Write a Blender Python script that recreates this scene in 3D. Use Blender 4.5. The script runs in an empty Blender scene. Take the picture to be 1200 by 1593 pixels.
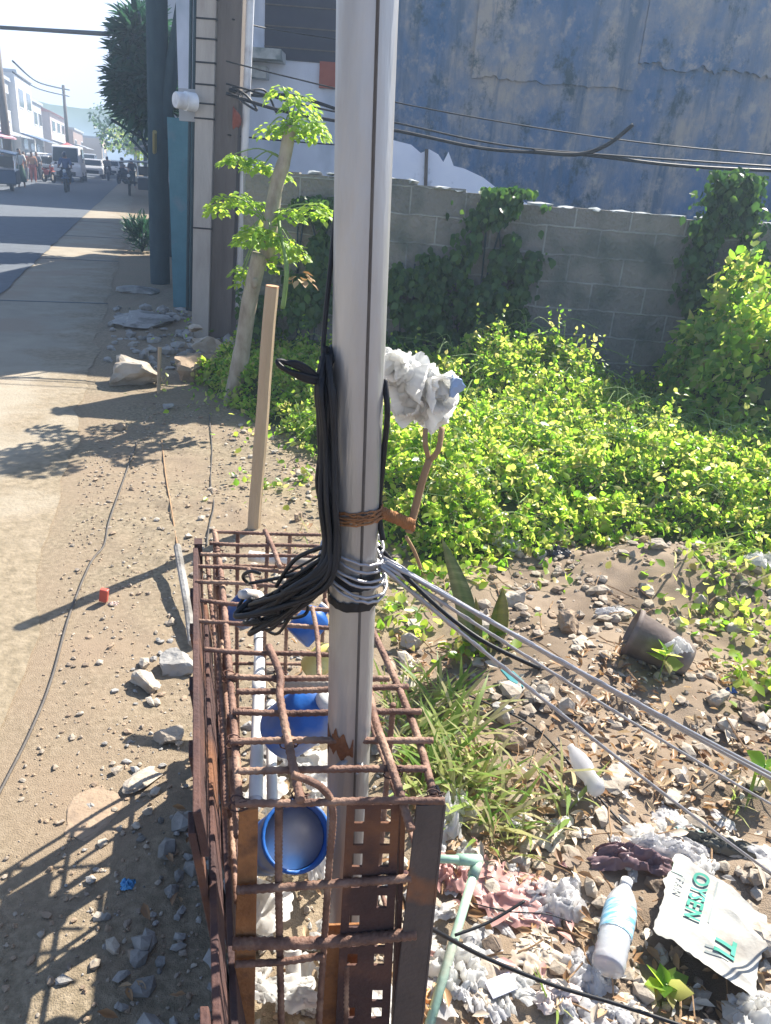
import bpy, bmesh, math, random
import numpy as np
from mathutils import Vector, Matrix, noise as mn, Quaternion
from math import sin, cos, tan, pi, radians, atan2, sqrt

random.seed(7); RNG = np.random.default_rng(7)
sc = bpy.context.scene
COL = sc.collection

# ------------------------------------------------------------------ camera
CF, CP, CR, CH = 1200.0, radians(23.2), radians(4.6), 1.6
cam = bpy.data.cameras.new('camera'); camo = bpy.data.objects.new('camera', cam); COL.objects.link(camo)
sc.camera = camo
cam.sensor_fit = 'VERTICAL'; cam.sensor_height = 36.0; cam.lens = 36.0 * CF / 1593.0
cam.clip_start = .02; cam.clip_end = 5000
fw = Vector((0, cos(CP), -sin(CP))); up0 = Vector((0, sin(CP), cos(CP))); rt0 = Vector((1, 0, 0))
rt = rt0 * cos(CR) + up0 * sin(CR)          # image x axis
up = -rt0 * sin(CR) + up0 * cos(CR)         # image y axis (world leans clockwise)
camo.matrix_world = Matrix(((rt.x, up.x, -fw.x, 0), (rt.y, up.y, -fw.y, 0), (rt.z, up.z, -fw.z, CH), (0, 0, 0, 1)))

# ------------------------------------------------------------------ light
SUN_AZ = Vector((.60, .80)); SUN_EL = radians(43)
sun_dir = Vector((SUN_AZ.x * cos(SUN_EL), SUN_AZ.y * cos(SUN_EL), sin(SUN_EL)))
sl = bpy.data.lights.new('sun', 'SUN'); sl.energy = 5.0; sl.angle = radians(.5); sl.color = (1, .93, .82)
so = bpy.data.objects.new('sun', sl); COL.objects.link(so)
so.rotation_euler = (-sun_dir).to_track_quat('-Z', 'Y').to_euler(); so.location = (0, 0, 8)
w = bpy.data.worlds.new('World'); sc.world = w; w.use_nodes = True
nt = w.node_tree; bg = nt.nodes['Background']
sky = nt.nodes.new('ShaderNodeTexSky'); sky.sky_type = 'NISHITA'; sky.sun_disc = False
sky.sun_elevation = SUN_EL; sky.sun_rotation = atan2(SUN_AZ.x, SUN_AZ.y); sky.dust_density = 1.0; sky.ozone_density = 3.0
tc = nt.nodes.new('ShaderNodeTexCoord'); mp = nt.nodes.new('ShaderNodeMapping'); mp.inputs['Scale'].default_value = (1, 1, 2.6)
cn = nt.nodes.new('ShaderNodeTexNoise'); cn.inputs['Scale'].default_value = 2.6; cn.inputs['Detail'].default_value = 7
cr_ = nt.nodes.new('ShaderNodeValToRGB'); cr_.color_ramp.elements[0].position = .26; cr_.color_ramp.elements[1].position = .52
mxc = nt.nodes.new('ShaderNodeMixRGB'); mxc.inputs[2].default_value = (5.2, 6.0, 7.7, 1)
nt.links.new(tc.outputs['Generated'], mp.inputs['Vector']); nt.links.new(mp.outputs[0], cn.inputs['Vector'])
sz = nt.nodes.new('ShaderNodeSeparateXYZ'); mr = nt.nodes.new('ShaderNodeMapRange'); ml = nt.nodes.new('ShaderNodeMath'); ml.operation = 'MULTIPLY'
mr.inputs[1].default_value = .18; mr.inputs[2].default_value = .36; mr.inputs[3].default_value = 1.0; mr.inputs[4].default_value = .0
nt.links.new(tc.outputs['Generated'], sz.inputs[0]); nt.links.new(sz.outputs['Z'], mr.inputs[0])
nt.links.new(cn.outputs['Fac'], cr_.inputs[0]); nt.links.new(cr_.outputs[0], ml.inputs[0]); nt.links.new(mr.outputs[0], ml.inputs[1]); nt.links.new(ml.outputs[0], mxc.inputs[0])
nt.links.new(sky.outputs[0], mxc.inputs[1]); nt.links.new(mxc.outputs[0], bg.inputs[0]); bg.inputs[1].default_value = .082
sc.view_settings.view_transform = 'Standard'; sc.view_settings.look = 'None'
sc.view_settings.exposure = 1.42; sc.view_settings.gamma = 1.0
sc.render.engine = 'CYCLES'

# ------------------------------------------------------------------ maths helpers
def ray(x, y):
    u = (x - 600) / CF; v = -(y - 796.5) / CF
    return fw + rt * u + up * v
def g(x, y, z=0.0):
    d = ray(x, y); t = (z - CH) / d.z
    return Vector((d.x * t, d.y * t, z))
def at(x, y, Y):
    d = ray(x, y); t = Y / d.y
    return Vector((d.x * t, Y, CH + d.z * t))
def onplane(x, y, p, n):
    d = ray(x, y); c = Vector((0, 0, CH)); t = (p - c).dot(n) / d.dot(n)
    return c + d * t
RD = Vector((-.306, .952, 0)); RN = Vector((-.952, -.306, 0)); RO = Vector((-2.5, 6.3, 0))
def road(s, n, z=0.0):
    p = RO + RD * s + RN * n; return Vector((p.x, p.y, z))
def fbm(x, y, z=0.0, o=4):
    return mn.fractal(Vector((x, y, z)), 1.0, 2.0, o)

# ------------------------------------------------------------------ materials
def _ramp(nt, cols, src, lo=.3, hi=.7, interp='LINEAR'):
    r = nt.nodes.new('ShaderNodeValToRGB'); r.color_ramp.interpolation = interp
    e = r.color_ramp.elements
    while len(e) < len(cols): e.new(.5)
    for i, c in enumerate(cols):
        e[i].position = lo + (hi - lo) * i / max(1, len(cols) - 1); e[i].color = (*c, 1)
    nt.links.new(src, r.inputs[0]); return r.outputs[0]
def mat(name, cols, scale=8.0, rough=.8, bump=.3, bscale=None, metal=0.0, stretch=(1, 1, 1), detail=8.0, dirt=None, dscale=2.0,
        dlo=.5, dhi=.65, trans=0.0, spec=.5, alpha=1.0, lo=.3, hi=.7, bdist=.01, emit=None, coat=0.0):
    m = bpy.data.materials.new(name); m.use_nodes = True; nt = m.node_tree; b = nt.nodes['Principled BSDF']
    tc = nt.nodes.new('ShaderNodeTexCoord'); mp = nt.nodes.new('ShaderNodeMapping'); mp.inputs['Scale'].default_value = stretch
    nt.links.new(tc.outputs['Object'], mp.inputs['Vector'])
    n = nt.nodes.new('ShaderNodeTexNoise'); n.inputs['Scale'].default_value = scale; n.inputs['Detail'].default_value = detail
    n.inputs['Roughness'].default_value = .6
    nt.links.new(mp.outputs[0], n.inputs['Vector'])
    out = _ramp(nt, cols, n.outputs['Fac'], lo, hi)
    if dirt:
        d = nt.nodes.new('ShaderNodeTexNoise'); d.inputs['Scale'].default_value = dscale; d.inputs['Detail'].default_value = 6
        nt.links.new(mp.outputs[0], d.inputs['Vector'])
        f = _ramp(nt, [(0, 0, 0), (1, 1, 1)], d.outputs['Fac'], dlo, dhi)
        mx = nt.nodes.new('ShaderNodeMixRGB'); nt.links.new(f, mx.inputs[0]); nt.links.new(out, mx.inputs[1])
        mx.inputs[2].default_value = (*dirt, 1); out = mx.outputs[0]
    nt.links.new(out, b.inputs['Base Color'])
    b.inputs['Roughness'].default_value = rough; b.inputs['Metallic'].default_value = metal
    b.inputs['Specular IOR Level'].default_value = spec
    b.inputs['Transmission Weight'].default_value = trans; b.inputs['Coat Weight'].default_value = coat
    b.inputs['Alpha'].default_value = alpha
    if emit: b.inputs['Emission Color'].default_value = (*emit, 1); b.inputs['Emission Strength'].default_value = 1
    if bump:
        n2 = nt.nodes.new('ShaderNodeTexNoise'); n2.inputs['Scale'].default_value = bscale or scale * 4; n2.inputs['Detail'].default_value = 6
        nt.links.new(mp.outputs[0], n2.inputs['Vector'])
        bp = nt.nodes.new('ShaderNodeBump'); bp.inputs['Strength'].default_value = bump; bp.inputs['Distance'].default_value = bdist
        nt.links.new(n2.outputs['Fac'], bp.inputs['Height']); nt.links.new(bp.outputs[0], b.inputs['Normal'])
    return m
def leafmat(name, cols, tcols, tfac=.45, rough=.45, spec=.35):
    m = bpy.data.materials.new(name); m.use_nodes = True; nt = m.node_tree; b = nt.nodes['Principled BSDF']; o = nt.nodes['Material Output']
    ge = nt.nodes.new('ShaderNodeNewGeometry')
    c1 = _ramp(nt, cols, ge.outputs['Random Per Island'], 0, 1); c2 = _ramp(nt, tcols, ge.outputs['Random Per Island'], 0, 1)
    t = nt.nodes.new('ShaderNodeBsdfTranslucent'); mx = nt.nodes.new('ShaderNodeMixShader')
    nt.links.new(c1, b.inputs['Base Color']); nt.links.new(c2, t.inputs['Color'])
    b.inputs['Roughness'].default_value = rough; b.inputs['Specular IOR Level'].default_value = spec
    mx.inputs[0].default_value = tfac
    nt.links.new(b.outputs[0], mx.inputs[1]); nt.links.new(t.outputs[0], mx.inputs[2]); nt.links.new(mx.outputs[0], o.inputs['Surface'])
    return m
def plastic_sheet(name, col, tfac=.45, rough=.25, alpha=1.0, cols=None):
    m = leafmat(name, cols or [col, tuple(c * .85 for c in col)], [col, col], tfac, rough, .6)
    return m

M = {}
M['conc_road'] = mat('road_concrete', [(.27, .235, .18), (.31, .27, .205), (.35, .305, .235)], 3.0, .9, .5, 60, dirt=(.30, .24, .175), dscale=1.1)
M['asphalt'] = mat('asphalt', [(.085, .10, .12), (.12, .135, .155)], 4, .85, .3, 120)
M['conc'] = mat('grey_concrete', [(.26, .25, .235), (.38, .365, .34)], 12, .9, .5, 70, dirt=(.15, .14, .125), dscale=5)
M['stone'] = mat('rubble_stone', [(.22, .18, .135), (.36, .31, .25), (.29, .23, .18)], 9, .9, .6, 55, dirt=(.20, .15, .11), dscale=7)
M['stone_pale'] = mat('pale_rubble', [(.36, .31, .25), (.47, .42, .35)], 9, .9, .6, 55, dirt=(.24, .19, .14), dscale=6)
M['stone_brown'] = mat('brown_rubble', [(.26, .19, .13), (.36, .27, .19)], 9, .9, .6, 55)
M['rust'] = mat('rusted_rebar', [(.085, .042, .032), (.17, .09, .062), (.27, .16, .115)], 26, .7, .5, 130, spec=.45, dirt=(.34, .22, .15), dscale=11, dlo=.52, dhi=.66)
M['rust_dark'] = mat('dark_rusted_steel', [(.035, .018, .018), (.065, .03, .026), (.11, .05, .036)], 8, .85, .4, 90, dirt=(.17, .07, .03), dscale=4, dlo=.54)
M['rust_orange'] = mat('orange_rust', [(.20, .085, .03), (.32, .14, .05), (.13, .06, .03)], 14, .85, .5, 90)
M['angle'] = mat('weathered_angle_steel', [(.05, .042, .045), (.09, .07, .065)], 9, .65, .3, 90, dirt=(.22, .09, .04), dscale=5, dlo=.56)
M['galv'] = mat('galvanised_pipe', [(.30, .30, .30), (.40, .40, .40), (.50, .49, .48)], 7, .38, .35, 60, metal=.45, stretch=(1, 1, .18), dirt=(.20, .18, .165), dscale=5.5, dlo=.50, dhi=.72)
M['pole_rust'] = mat('pole_rust_patch', [(.12, .045, .02), (.26, .11, .045)], 30, .9, .5, 90)
M['seam'] = mat('pole_seam', [(.06, .05, .045), (.10, .09, .08)], 20, .7, .2)
M['black'] = mat('black_cable_rubber', [(.006, .007, .010), (.014, .015, .02)], 20, .5, .1, 50, spec=.3)
M['graywire'] = mat('grey_coated_wire', [(.26, .26, .28), (.38, .38, .41)], 30, .35, .15, metal=.45)
M['bluepl'] = mat('blue_plastic', [(.01, .09, .36), (.02, .15, .52)], 8, .45, .15, dirt=(.26, .27, .28), dscale=7, dlo=.50, dhi=.72)
M['pvc'] = mat('white_pvc', [(.62, .61, .58), (.75, .74, .71)], 8, .45, .1, dirt=(.35, .3, .24), dscale=8, dlo=.52)
M['lid'] = mat('grey_tin_inside', [(.50, .46, .43), (.66, .60, .55)], 9, .45, .2, metal=.2)
M['yellowpl'] = mat('yellow_plastic', [(.62, .50, .12), (.75, .62, .2)], 9, .5, .1)
M['wood'] = mat('pale_stake_wood', [(.36, .26, .16), (.50, .38, .25)], 12, .8, .5, 40, stretch=(1, 1, .15))
M['woodcut'] = mat('cut_wood', [(.45, .24, .12), (.55, .33, .19)], 20, .8, .3)
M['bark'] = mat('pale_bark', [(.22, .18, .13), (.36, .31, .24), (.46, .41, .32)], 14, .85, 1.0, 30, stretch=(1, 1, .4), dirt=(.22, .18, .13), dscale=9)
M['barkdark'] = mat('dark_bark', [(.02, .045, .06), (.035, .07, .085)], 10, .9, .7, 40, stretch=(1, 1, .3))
M['stem'] = mat('green_stem', [(.13, .22, .05), (.2, .3, .08)], 20, .6, .2)
M['twig'] = mat('dry_twig', [(.24, .14, .07), (.34, .22, .12)], 20, .8, .3)
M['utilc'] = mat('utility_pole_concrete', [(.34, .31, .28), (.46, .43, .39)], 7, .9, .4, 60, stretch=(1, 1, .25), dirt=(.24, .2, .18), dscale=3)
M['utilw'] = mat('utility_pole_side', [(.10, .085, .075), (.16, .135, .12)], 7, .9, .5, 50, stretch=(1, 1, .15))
M['teal'] = mat('teal_paint', [(.05, .16, .20), (.07, .21, .26)], 5, .7, .4, 30, dirt=(.12, .2, .24), dscale=3, dlo=.55)
M['tealdark'] = mat('dark_teal_paint', [(.02, .055, .08), (.03, .075, .10)], 5, .8, .4, 30)
M['housewhite'] = mat('house_white_paint', [(.50, .56, .66), (.60, .66, .76)], 3, .8, .3, 25, dirt=(.33, .40, .48), dscale=2.2, dlo=.48, dhi=.7, stretch=(1, 1, .5))
M['darkopen'] = mat('opening_shade_navy', [(.018, .022, .045), (.03, .035, .06)], 5, .8, .1)
M['redbrown'] = mat('red_brown_panel', [(.22, .05, .03), (.3, .08, .05)], 6, .8, .2)
M['slab'] = mat('ledge_concrete', [(.30, .33, .34), (.42, .45, .46)], 8, .9, .4, dirt=(.16, .2, .2), dscale=5)
M['white'] = mat('white_paint', [(.66, .68, .70), (.78, .80, .82)], 6, .6, .1, dirt=(.5, .5, .52), dscale=5)
M['glass'] = mat('dark_glass', [(.02, .025, .03), (.03, .035, .04)], 3, .08, 0)
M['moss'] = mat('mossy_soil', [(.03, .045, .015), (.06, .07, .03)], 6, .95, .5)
M['text_green'] = mat('green_print', [(.03, .25, .18), (.06, .33, .24)], 20, .8, 0)
M['text_grey'] = mat('grey_print', [(.22, .25, .24), (.3, .33, .32)], 20, .8, 0)
M['paper'] = mat('crumpled_sack_paper', [(.34, .34, .31), (.43, .42, .385)], 9, .8, .3, 40, dirt=(.26, .24, .21), dscale=6, dlo=.55)
M['papergreen'] = mat('pale_green_print', [(.40, .58, .46), (.5, .66, .54)], 9, .8, .3, 40, dirt=(.45, .5, .43), dscale=8)
M['greenpipe'] = mat('pale_green_pipe', [(.27, .45, .34), (.36, .54, .42)], 9, .5, .2, dirt=(.42, .43, .33), dscale=8, dlo=.5)
M['pot'] = mat('dark_plastic_pot', [(.10, .075, .065), (.17, .13, .11)], 9, .7, .3, dirt=(.24, .2, .16), dscale=8)
M['tile'] = mat('teal_tile', [(.05, .25, .27), (.09, .33, .34)], 9, .3, .1)
M['redpl'] = mat('red_pack', [(.42, .06, .04), (.55, .12, .08)], 12, .5, .2, dirt=(.6, .4, .3), dscale=18, dlo=.6)
M['rubber'] = mat('tyre_rubber', [(.015, .015, .017), (.03, .03, .03)], 9, .8, .2)
M['chrome'] = mat('bright_metal', [(.6, .6, .62), (.7, .7, .72)], 9, .25, 0, metal=.9)
M['skin'] = mat('skin', [(.28, .15, .09), (.34, .19, .12)], 9, .6, .0)
M['hair'] = mat('hair', [(.012, .01, .01), (.02, .016, .014)], 9, .7, .0)
def flat(name, c, rough=.7, **k): return mat(name, [tuple(x * .88 for x in c), c], 4, rough, .1, **k)

GREEN = leafmat('ground_cover_leaf', [(.06, .15, .02), (.12, .25, .03), (.19, .32, .045), (.30, .38, .08), (.36, .32, .14)], [(.22, .50, .04), (.40, .68, .06), (.58, .80, .09), (.76, .84, .18), (.7, .6, .25)], .6, .35, .5)
GREEN_D = leafmat('deep_green_leaf', [(.02, .06, .02), (.04, .10, .03), (.07, .14, .03)], [(.05, .15, .03), (.10, .24, .04), (.16, .3, .04)], .35)
GREEN_Y = leafmat('young_yellow_green_leaf', [(.17, .33, .03), (.24, .40, .04), (.33, .45, .06)], [(.40, .66, .06), (.52, .74, .08), (.66, .78, .12)], .55)
GREEN_B = leafmat('blue_green_leaf', [(.012, .055, .045), (.02, .08, .06), (.04, .11, .07)], [(.03, .12, .07), (.05, .16, .08), (.07, .2, .09)], .3)
GRASS = leafmat('grass_blade', [(.08, .18, .03), (.19, .29, .06), (.36, .38, .15), (.45, .40, .22)], [(.25, .42, .06), (.45, .58, .12), (.6, .6, .25), (.6, .5, .3)], .45)
DRY = leafmat('dry_leaf', [(.20, .10, .045), (.40, .24, .12), (.55, .42, .26)], [(.35, .18, .07), (.5, .32, .15), (.6, .48, .3)], .25)
CLEAR = plastic_sheet('clear_plastic_film', (.74, .74, .75), .55, .16)
WHITEP = plastic_sheet('white_plastic_film', (.86, .86, .84), .62, .35)
SALMON = leafmat('salmon_print_film', [(.55, .30, .27), (.66, .40, .36)], [(.6, .35, .3), (.6, .35, .3)], .3, .35, .6)
PURPLE = plastic_sheet('purple_brown_film', (.22, .14, .15), .25, .35)

# ------------------------------------------------------------------ mesh builder
WO = {}
class MB:
    def __init__(s): s.v = []; s.f = []; s.m = []
    def add(s, vs, fs, mi=0):
        o = len(s.v); s.v += [tuple(v) for v in vs]; s.f += [tuple(i + o for i in f) for f in fs]; s.m += [mi] * len(fs)
        return s
    def box(s, c, d, rz=0.0, mi=0, rot=None, taper=1.0):
        c = Vector(c); hx, hy, hz = d[0] / 2, d[1] / 2, d[2] / 2
        R = rot or Matrix.Rotation(rz, 3, 'Z')
        vs = [R @ Vector((x * (taper if z > 0 else 1), y * (taper if z > 0 else 1), z)) + c for z in (-hz, hz) for x, y in ((-hx, -hy), (hx, -hy), (hx, hy), (-hx, hy))]
        return s.add(vs, [(3, 2, 1, 0), (4, 5, 6, 7), (0, 1, 5, 4), (1, 2, 6, 5), (2, 3, 7, 6), (3, 0, 4, 7)], mi)
    def tube(s, pts, r, n=8, mi=0, cap=True):
        pts = [Vector(p) for p in pts]; k = len(pts); rr = r if isinstance(r, (list, tuple)) else [r] * k
        prev = None; vs = []
        for i, p in enumerate(pts):
            t = (pts[min(i + 1, k - 1)] - pts[max(i - 1, 0)]).normalized()
            if prev is None:
                a = Vector((0, 0, 1)) if abs(t.z) < .9 else Vector((1, 0, 0)); prev = a
            a = (prev - t * prev.dot(t))
            if a.length < 1e-5: a = t.orthogonal()
            a.normalize(); b = t.cross(a); prev = a
            for j in range(n):
                th = 2 * pi * j / n; vs.append(p + (a * cos(th) + b * sin(th)) * rr[i])
        fs = [(i * n + j, i * n + (j + 1) % n, (i + 1) * n + (j + 1) % n, (i + 1) * n + j) for i in range(k - 1) for j in range(n)]
        if cap: fs += [tuple(range(n - 1, -1, -1)), tuple((k - 1) * n + j for j in range(n))]
        return s.add(vs, fs, mi)
    def lathe(s, p0, p1, prof, n=20, mi=0, squash=1.0):
        """prof: list of (t along axis 0..1, radius)"""
        p0 = Vector(p0); p1 = Vector(p1); ax = p1 - p0; t = ax.normalized(); a = t.orthogonal().normalized(); b = t.cross(a)
        vs = []
        for u, r in prof:
            for j in range(n):
                th = 2 * pi * j / n; vs.append(p0 + ax * u + (a * cos(th) + b * sin(th) * squash) * max(r, 1e-4))
        k = len(prof)
        fs = [(i * n + j, i * n + (j + 1) % n, (i + 1) * n + (j + 1) % n, (i + 1) * n + j) for i in range(k - 1) for j in range(n)]
        return s.add(vs, fs, mi)
    def build(s, name, mats, parent=None, origin=None, smooth=False, props=None):
        me = bpy.data.meshes.new(name)
        if parent is not None: off = WO[parent.name]
        elif origin is not None: off = Vector(origin)
        else:
            a = np.array(s.v); off = Vector(((a[:, 0].min() + a[:, 0].max()) / 2, (a[:, 1].min() + a[:, 1].max()) / 2, a[:, 2].min()))
        a = np.array(s.v) - np.array(off)
        me.from_pydata(a.tolist(), [], s.f)
        for m in (mats if isinstance(mats, (list, tuple)) else [mats]): me.materials.append(m)
        if any(s.m): me.polygons.foreach_set('material_index', s.m)
        if smooth: me.polygons.foreach_set('use_smooth', [True] * len(me.polygons))
        me.update()
        o = bpy.data.objects.new(name, me); COL.objects.link(o)
        if parent is not None: o.parent = parent; WO[o.name] = off
        else: o.location = off; WO[o.name] = off
        return o
def tag(o, label=None, cat=None, group=None, kind=None):
    if label: o['label'] = label
    if cat: o['category'] = cat
    if group: o['group'] = group
    if kind: o['kind'] = kind
    return o
def thing(name, label, cat, loc, group=None):
    o = bpy.data.objects.new(name, None); o.empty_display_size = .1; COL.objects.link(o); o.location = Vector(loc); WO[o.name] = Vector(loc)
    return tag(o, label, cat, group)
def copy_tree(o, parent=None):
    c = o.copy(); COL.objects.link(c)
    if parent: c.parent = parent
    for ch in list(o.children): copy_tree(ch, c)
    return c
def bevel(o, w=.003, seg=2):
    m = o.modifiers.new('bevel', 'BEVEL'); m.width = w; m.segments = seg; m.limit_method = 'ANGLE'; return o
def smoothpath(pts, n=8):
    pts = [Vector(p) for p in pts]; out = []
    for i in range(len(pts) - 1):
        p0 = pts[max(i - 1, 0)]; p1 = pts[i]; p2 = pts[i + 1]; p3 = pts[min(i + 2, len(pts) - 1)]
        for k in range(n):
            t = k / n
            out.append(.5 * ((2 * p1) + (p2 - p0) * t + (2 * p0 - 5 * p1 + 4 * p2 - p3) * t * t + (3 * p1 - p0 - 3 * p2 + p3) * t ** 3))
    out.append(pts[-1]); return out
def rebar(mb, p0, p1, r=.0055, mid=None):
    pts = [Vector(p0)] + [Vector(q) for q in (mid or [])] + [Vector(p1)]
    L = sum((pts[i + 1] - pts[i]).length for i in range(len(pts) - 1))
    path = smoothpath(pts, max(4, int(L / .006 / (len(pts) - 1))))
    rr = [r * (1.12 if i % 2 else .93) for i in range(len(path))]
    mb.tube(path, rr, 8)
def wob(p0, p1, amp=.004, n=6, seed=0):
    p0 = Vector(p0); p1 = Vector(p1); rnd = random.Random(seed)
    return [p0] + [p0.lerp(p1, i / n) + Vector([rnd.uniform(-amp, amp) for _ in range(3)]) for i in range(1, n)] + [p1]

# leaf templates: base at origin, length along +y, width x
T_OV = (np.array([(0, 0, 0), (-.30, .22, .05), (-.36, .52, .06), (0, 1, -.08), (.36, .52, .06), (.30, .22, .05), (0, .45, -.04)]),
        [(0, 6, 1), (1, 6, 2), (2, 6, 3), (0, 5, 6), (5, 4, 6), (4, 3, 6)])
T_LONG = (np.array([(0, 0, 0), (-.10, .35, .02), (0, .4, -.02), (.10, .35, .02), (-.07, .75, -.05), (0, .75, -.09), (.07, .75, -.05), (0, 1, -.18)]),
          [(0, 2, 1), (0, 3, 2), (1, 2, 5, 4), (2, 3, 6, 5), (4, 5, 7), (5, 6, 7)])
T_LOW = (np.array([(0, 0, 0), (-.33, .45, .05), (0, 1, -.06), (.33, .45, .05)]), [(0, 2, 1), (0, 3, 2)])
def leaves(name, tmpl, P, D, N, S, m, parent=None, origin=None):
    """P centre (n,3), D direction of leaf axis, N leaf normal, S size; vectorised"""
    tv, tf = tmpl; P = np.asarray(P, float); D = np.asarray(D, float); N = np.asarray(N, float); S = np.asarray(S, float)
    D /= np.linalg.norm(D, axis=1, keepdims=True) + 1e-9
    X = np.cross(D, N); X /= np.linalg.norm(X, axis=1, keepdims=True) + 1e-9
    Z = np.cross(X, D)
    V = P[:, None, :] + S[:, None, None] * (tv[None, :, 0, None] * X[:, None, :] + tv[None, :, 1, None] * D[:, None, :] + tv[None, :, 2, None] * Z[:, None, :])
    n, k = len(P), len(tv); V = V.reshape(-1, 3)
    off = np.array(WO[parent.name]) if parent is not None else np.array(origin if origin is not None else (0, 0, 0), float)
    V = V - off
    me = bpy.data.meshes.new(name)
    lv = np.concatenate([(np.array(f)[None, :] + k * np.arange(n)[:, None]).reshape(-1) if False else np.array(f) for f in tf])
    lt = np.array([len(f) for f in tf]); ls = np.concatenate([[0], np.cumsum(lt)[:-1]])
    nl = len(lv)
    me.vertices.add(n * k); me.vertices.foreach_set('co', V.reshape(-1))
    me.loops.add(n * nl); me.loops.foreach_set('vertex_index', (lv[None, :] + k * np.arange(n)[:, None]).reshape(-1).astype(np.int32))
    me.polygons.add(n * len(tf))
    me.polygons.foreach_set('loop_start', (ls[None, :] + nl * np.arange(n)[:, None]).reshape(-1).astype(np.int32))
    me.polygons.foreach_set('loop_total', np.tile(lt, n).astype(np.int32))
    me.materials.append(m); me.update(calc_edges=True); me.validate()
    o = bpy.data.objects.new(name, me); COL.objects.link(o)
    if parent is not None: o.parent = parent
    else: o.location = Vector(off.tolist())
    WO[o.name] = Vector(off.tolist()); return o
def rdir(n, up=.6, spread=1.0):
    d = RNG.normal(size=(n, 3)) * spread; d[:, 2] += up; return d / (np.linalg.norm(d, axis=1, keepdims=True) + 1e-9)
def blob(mb, c, rad, seed=0, amp=.25, sub=2, rz=None, mi=0, flatb=True):
    bm = bmesh.new(); bmesh.ops.create_icosphere(bm, subdivisions=sub, radius=1.0)
    rnd = random.Random(seed); R = Matrix.Rotation(rnd.uniform(0, 6.3) if rz is None else rz, 3, 'Z'); o = Vector((seed * 1.7, seed * .9, 3.1))
    # planes cut facets for an angular, broken look
    pl = [(Vector((rnd.gauss(0, 1), rnd.gauss(0, 1), rnd.gauss(0, 1))).normalized(), rnd.uniform(.42, .85)) for _ in range(9)]
    vs = []
    for v in bm.verts:
        p = v.co.copy()
        for n, d in pl:
            k = p.dot(n)
            if k > d: p -= n * (k - d)
        p *= 1 + amp * mn.noise(p * 2.2 + o) + amp * .3 * mn.noise(p * 6 + o)
        p = R @ Vector((p.x * rad[0], p.y * rad[1], p.z * rad[2])) + Vector(c); vs.append(p)
    mb.add(vs, [tuple(v.index for v in f.verts) for f in bm.faces], mi); bm.free()
# --- SETTING ---
# ------------------------------------------------------------------ ground, one sheet to the horizon
GB = [(-.55, 1.0), (.1, 1.0)]
def gh(x, y):
    """height of the dirt"""
    if y > 12 or x > 8 or x < -8: return 0.0
    d = (x + 2.5 + .3214 * (y - 6.3)) * .952      # distance right of the road edge
    h = 0.0
    if d > 0:
        k = min(1, d / .5)
        h += k * (.018 * fbm(x * 2.3, y * 2.3, 1.3, 3) + .010 * fbm(x * 9, y * 9, 4.1, 3))
        h += .01 * min(1, d / 1.0)
        # soil heap between the litter and the vegetation
        h += .10 * math.exp(-(((x - 1.45) / .55) ** 2 + ((y - 3.25) / .28) ** 2))
        h += .05 * math.exp(-(((x - .85) / .35) ** 2 + ((y - 2.4) / .25) ** 2))
        h += .07 * math.exp(-(((x + 2.45) / .45) ** 2 + ((y - 8.3) / .8) ** 2))
        if x > -.1: h += .03 * fbm(x * 4, y * 4, 9.0, 3) * min(1, (x + .1) / .3)
    return h if h > 0 else h * .5
def axis(a, b, st, far, n):
    core = np.arange(a, b + 1e-6, st)
    lo = a - np.geomspace(st, far, n)[::-1]; hi = b + np.geomspace(st, far, n)
    return np.concatenate([lo, core, hi])
xs = axis(-3.4, 3.4, .022, 2500, 30); ys = axis(.3, 5.2, .022, 3000, 44)
nx, ny = len(xs), len(ys)
gz = [(x, y, gh(x, y)) for y in ys for x in xs]
gf = [(j * nx + i, j * nx + i + 1, (j + 1) * nx + i + 1, (j + 1) * nx + i) for j in range(ny - 1) for i in range(nx - 1)]
M['dirt'] = mat('dry_dirt', [(.165, .132, .085), (.225, .18, .12), (.30, .245, .17)], 48, .95, .6, 260, dirt=(.255, .19, .13), dscale=1.6, dlo=.42, dhi=.70, bdist=.008, lo=.36, hi=.64)
gr = MB(); gr.v = gz; gr.f = gf; gr.m = [0] * len(gf)
tag(gr.build('ground', M['dirt'], origin=(0, 0, 0), smooth=True), kind='structure')

nt = M['dirt'].node_tree; bb_ = nt.nodes['Principled BSDF']; src = bb_.inputs['Base Color'].links[0].from_socket
tc = nt.nodes.new('ShaderNodeTexCoord'); sx = nt.nodes.new('ShaderNodeSeparateXYZ'); nt.links.new(tc.outputs['Object'], sx.inputs[0])
nn = nt.nodes.new('ShaderNodeTexNoise'); nn.inputs['Scale'].default_value = 3; nn.inputs['Detail'].default_value = 8; nt.links.new(tc.outputs['Object'], nn.inputs['Vector'])
ma = nt.nodes.new('ShaderNodeMath'); ma.operation = 'MULTIPLY_ADD'; ma.inputs[1].default_value = 1.2; nt.links.new(nn.outputs['Fac'], ma.inputs[0]); nt.links.new(sx.outputs[0], ma.inputs[2])
mr2 = nt.nodes.new('ShaderNodeMapRange'); mr2.inputs[1].default_value = .45; mr2.inputs[2].default_value = .95; nt.links.new(ma.outputs[0], mr2.inputs[0])
so_ = _ramp(nt, [(.13, .095, .062), (.22, .165, .115), (.30, .235, .17)], nn.outputs['Fac'])
mx = nt.nodes.new('ShaderNodeMixRGB'); nt.links.new(mr2.outputs[0], mx.inputs[0]); nt.links.new(src, mx.inputs[1]); nt.links.new(so_, mx.inputs[2]); nt.links.new(mx.outputs[0], bb_.inputs['Base Color'])

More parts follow.
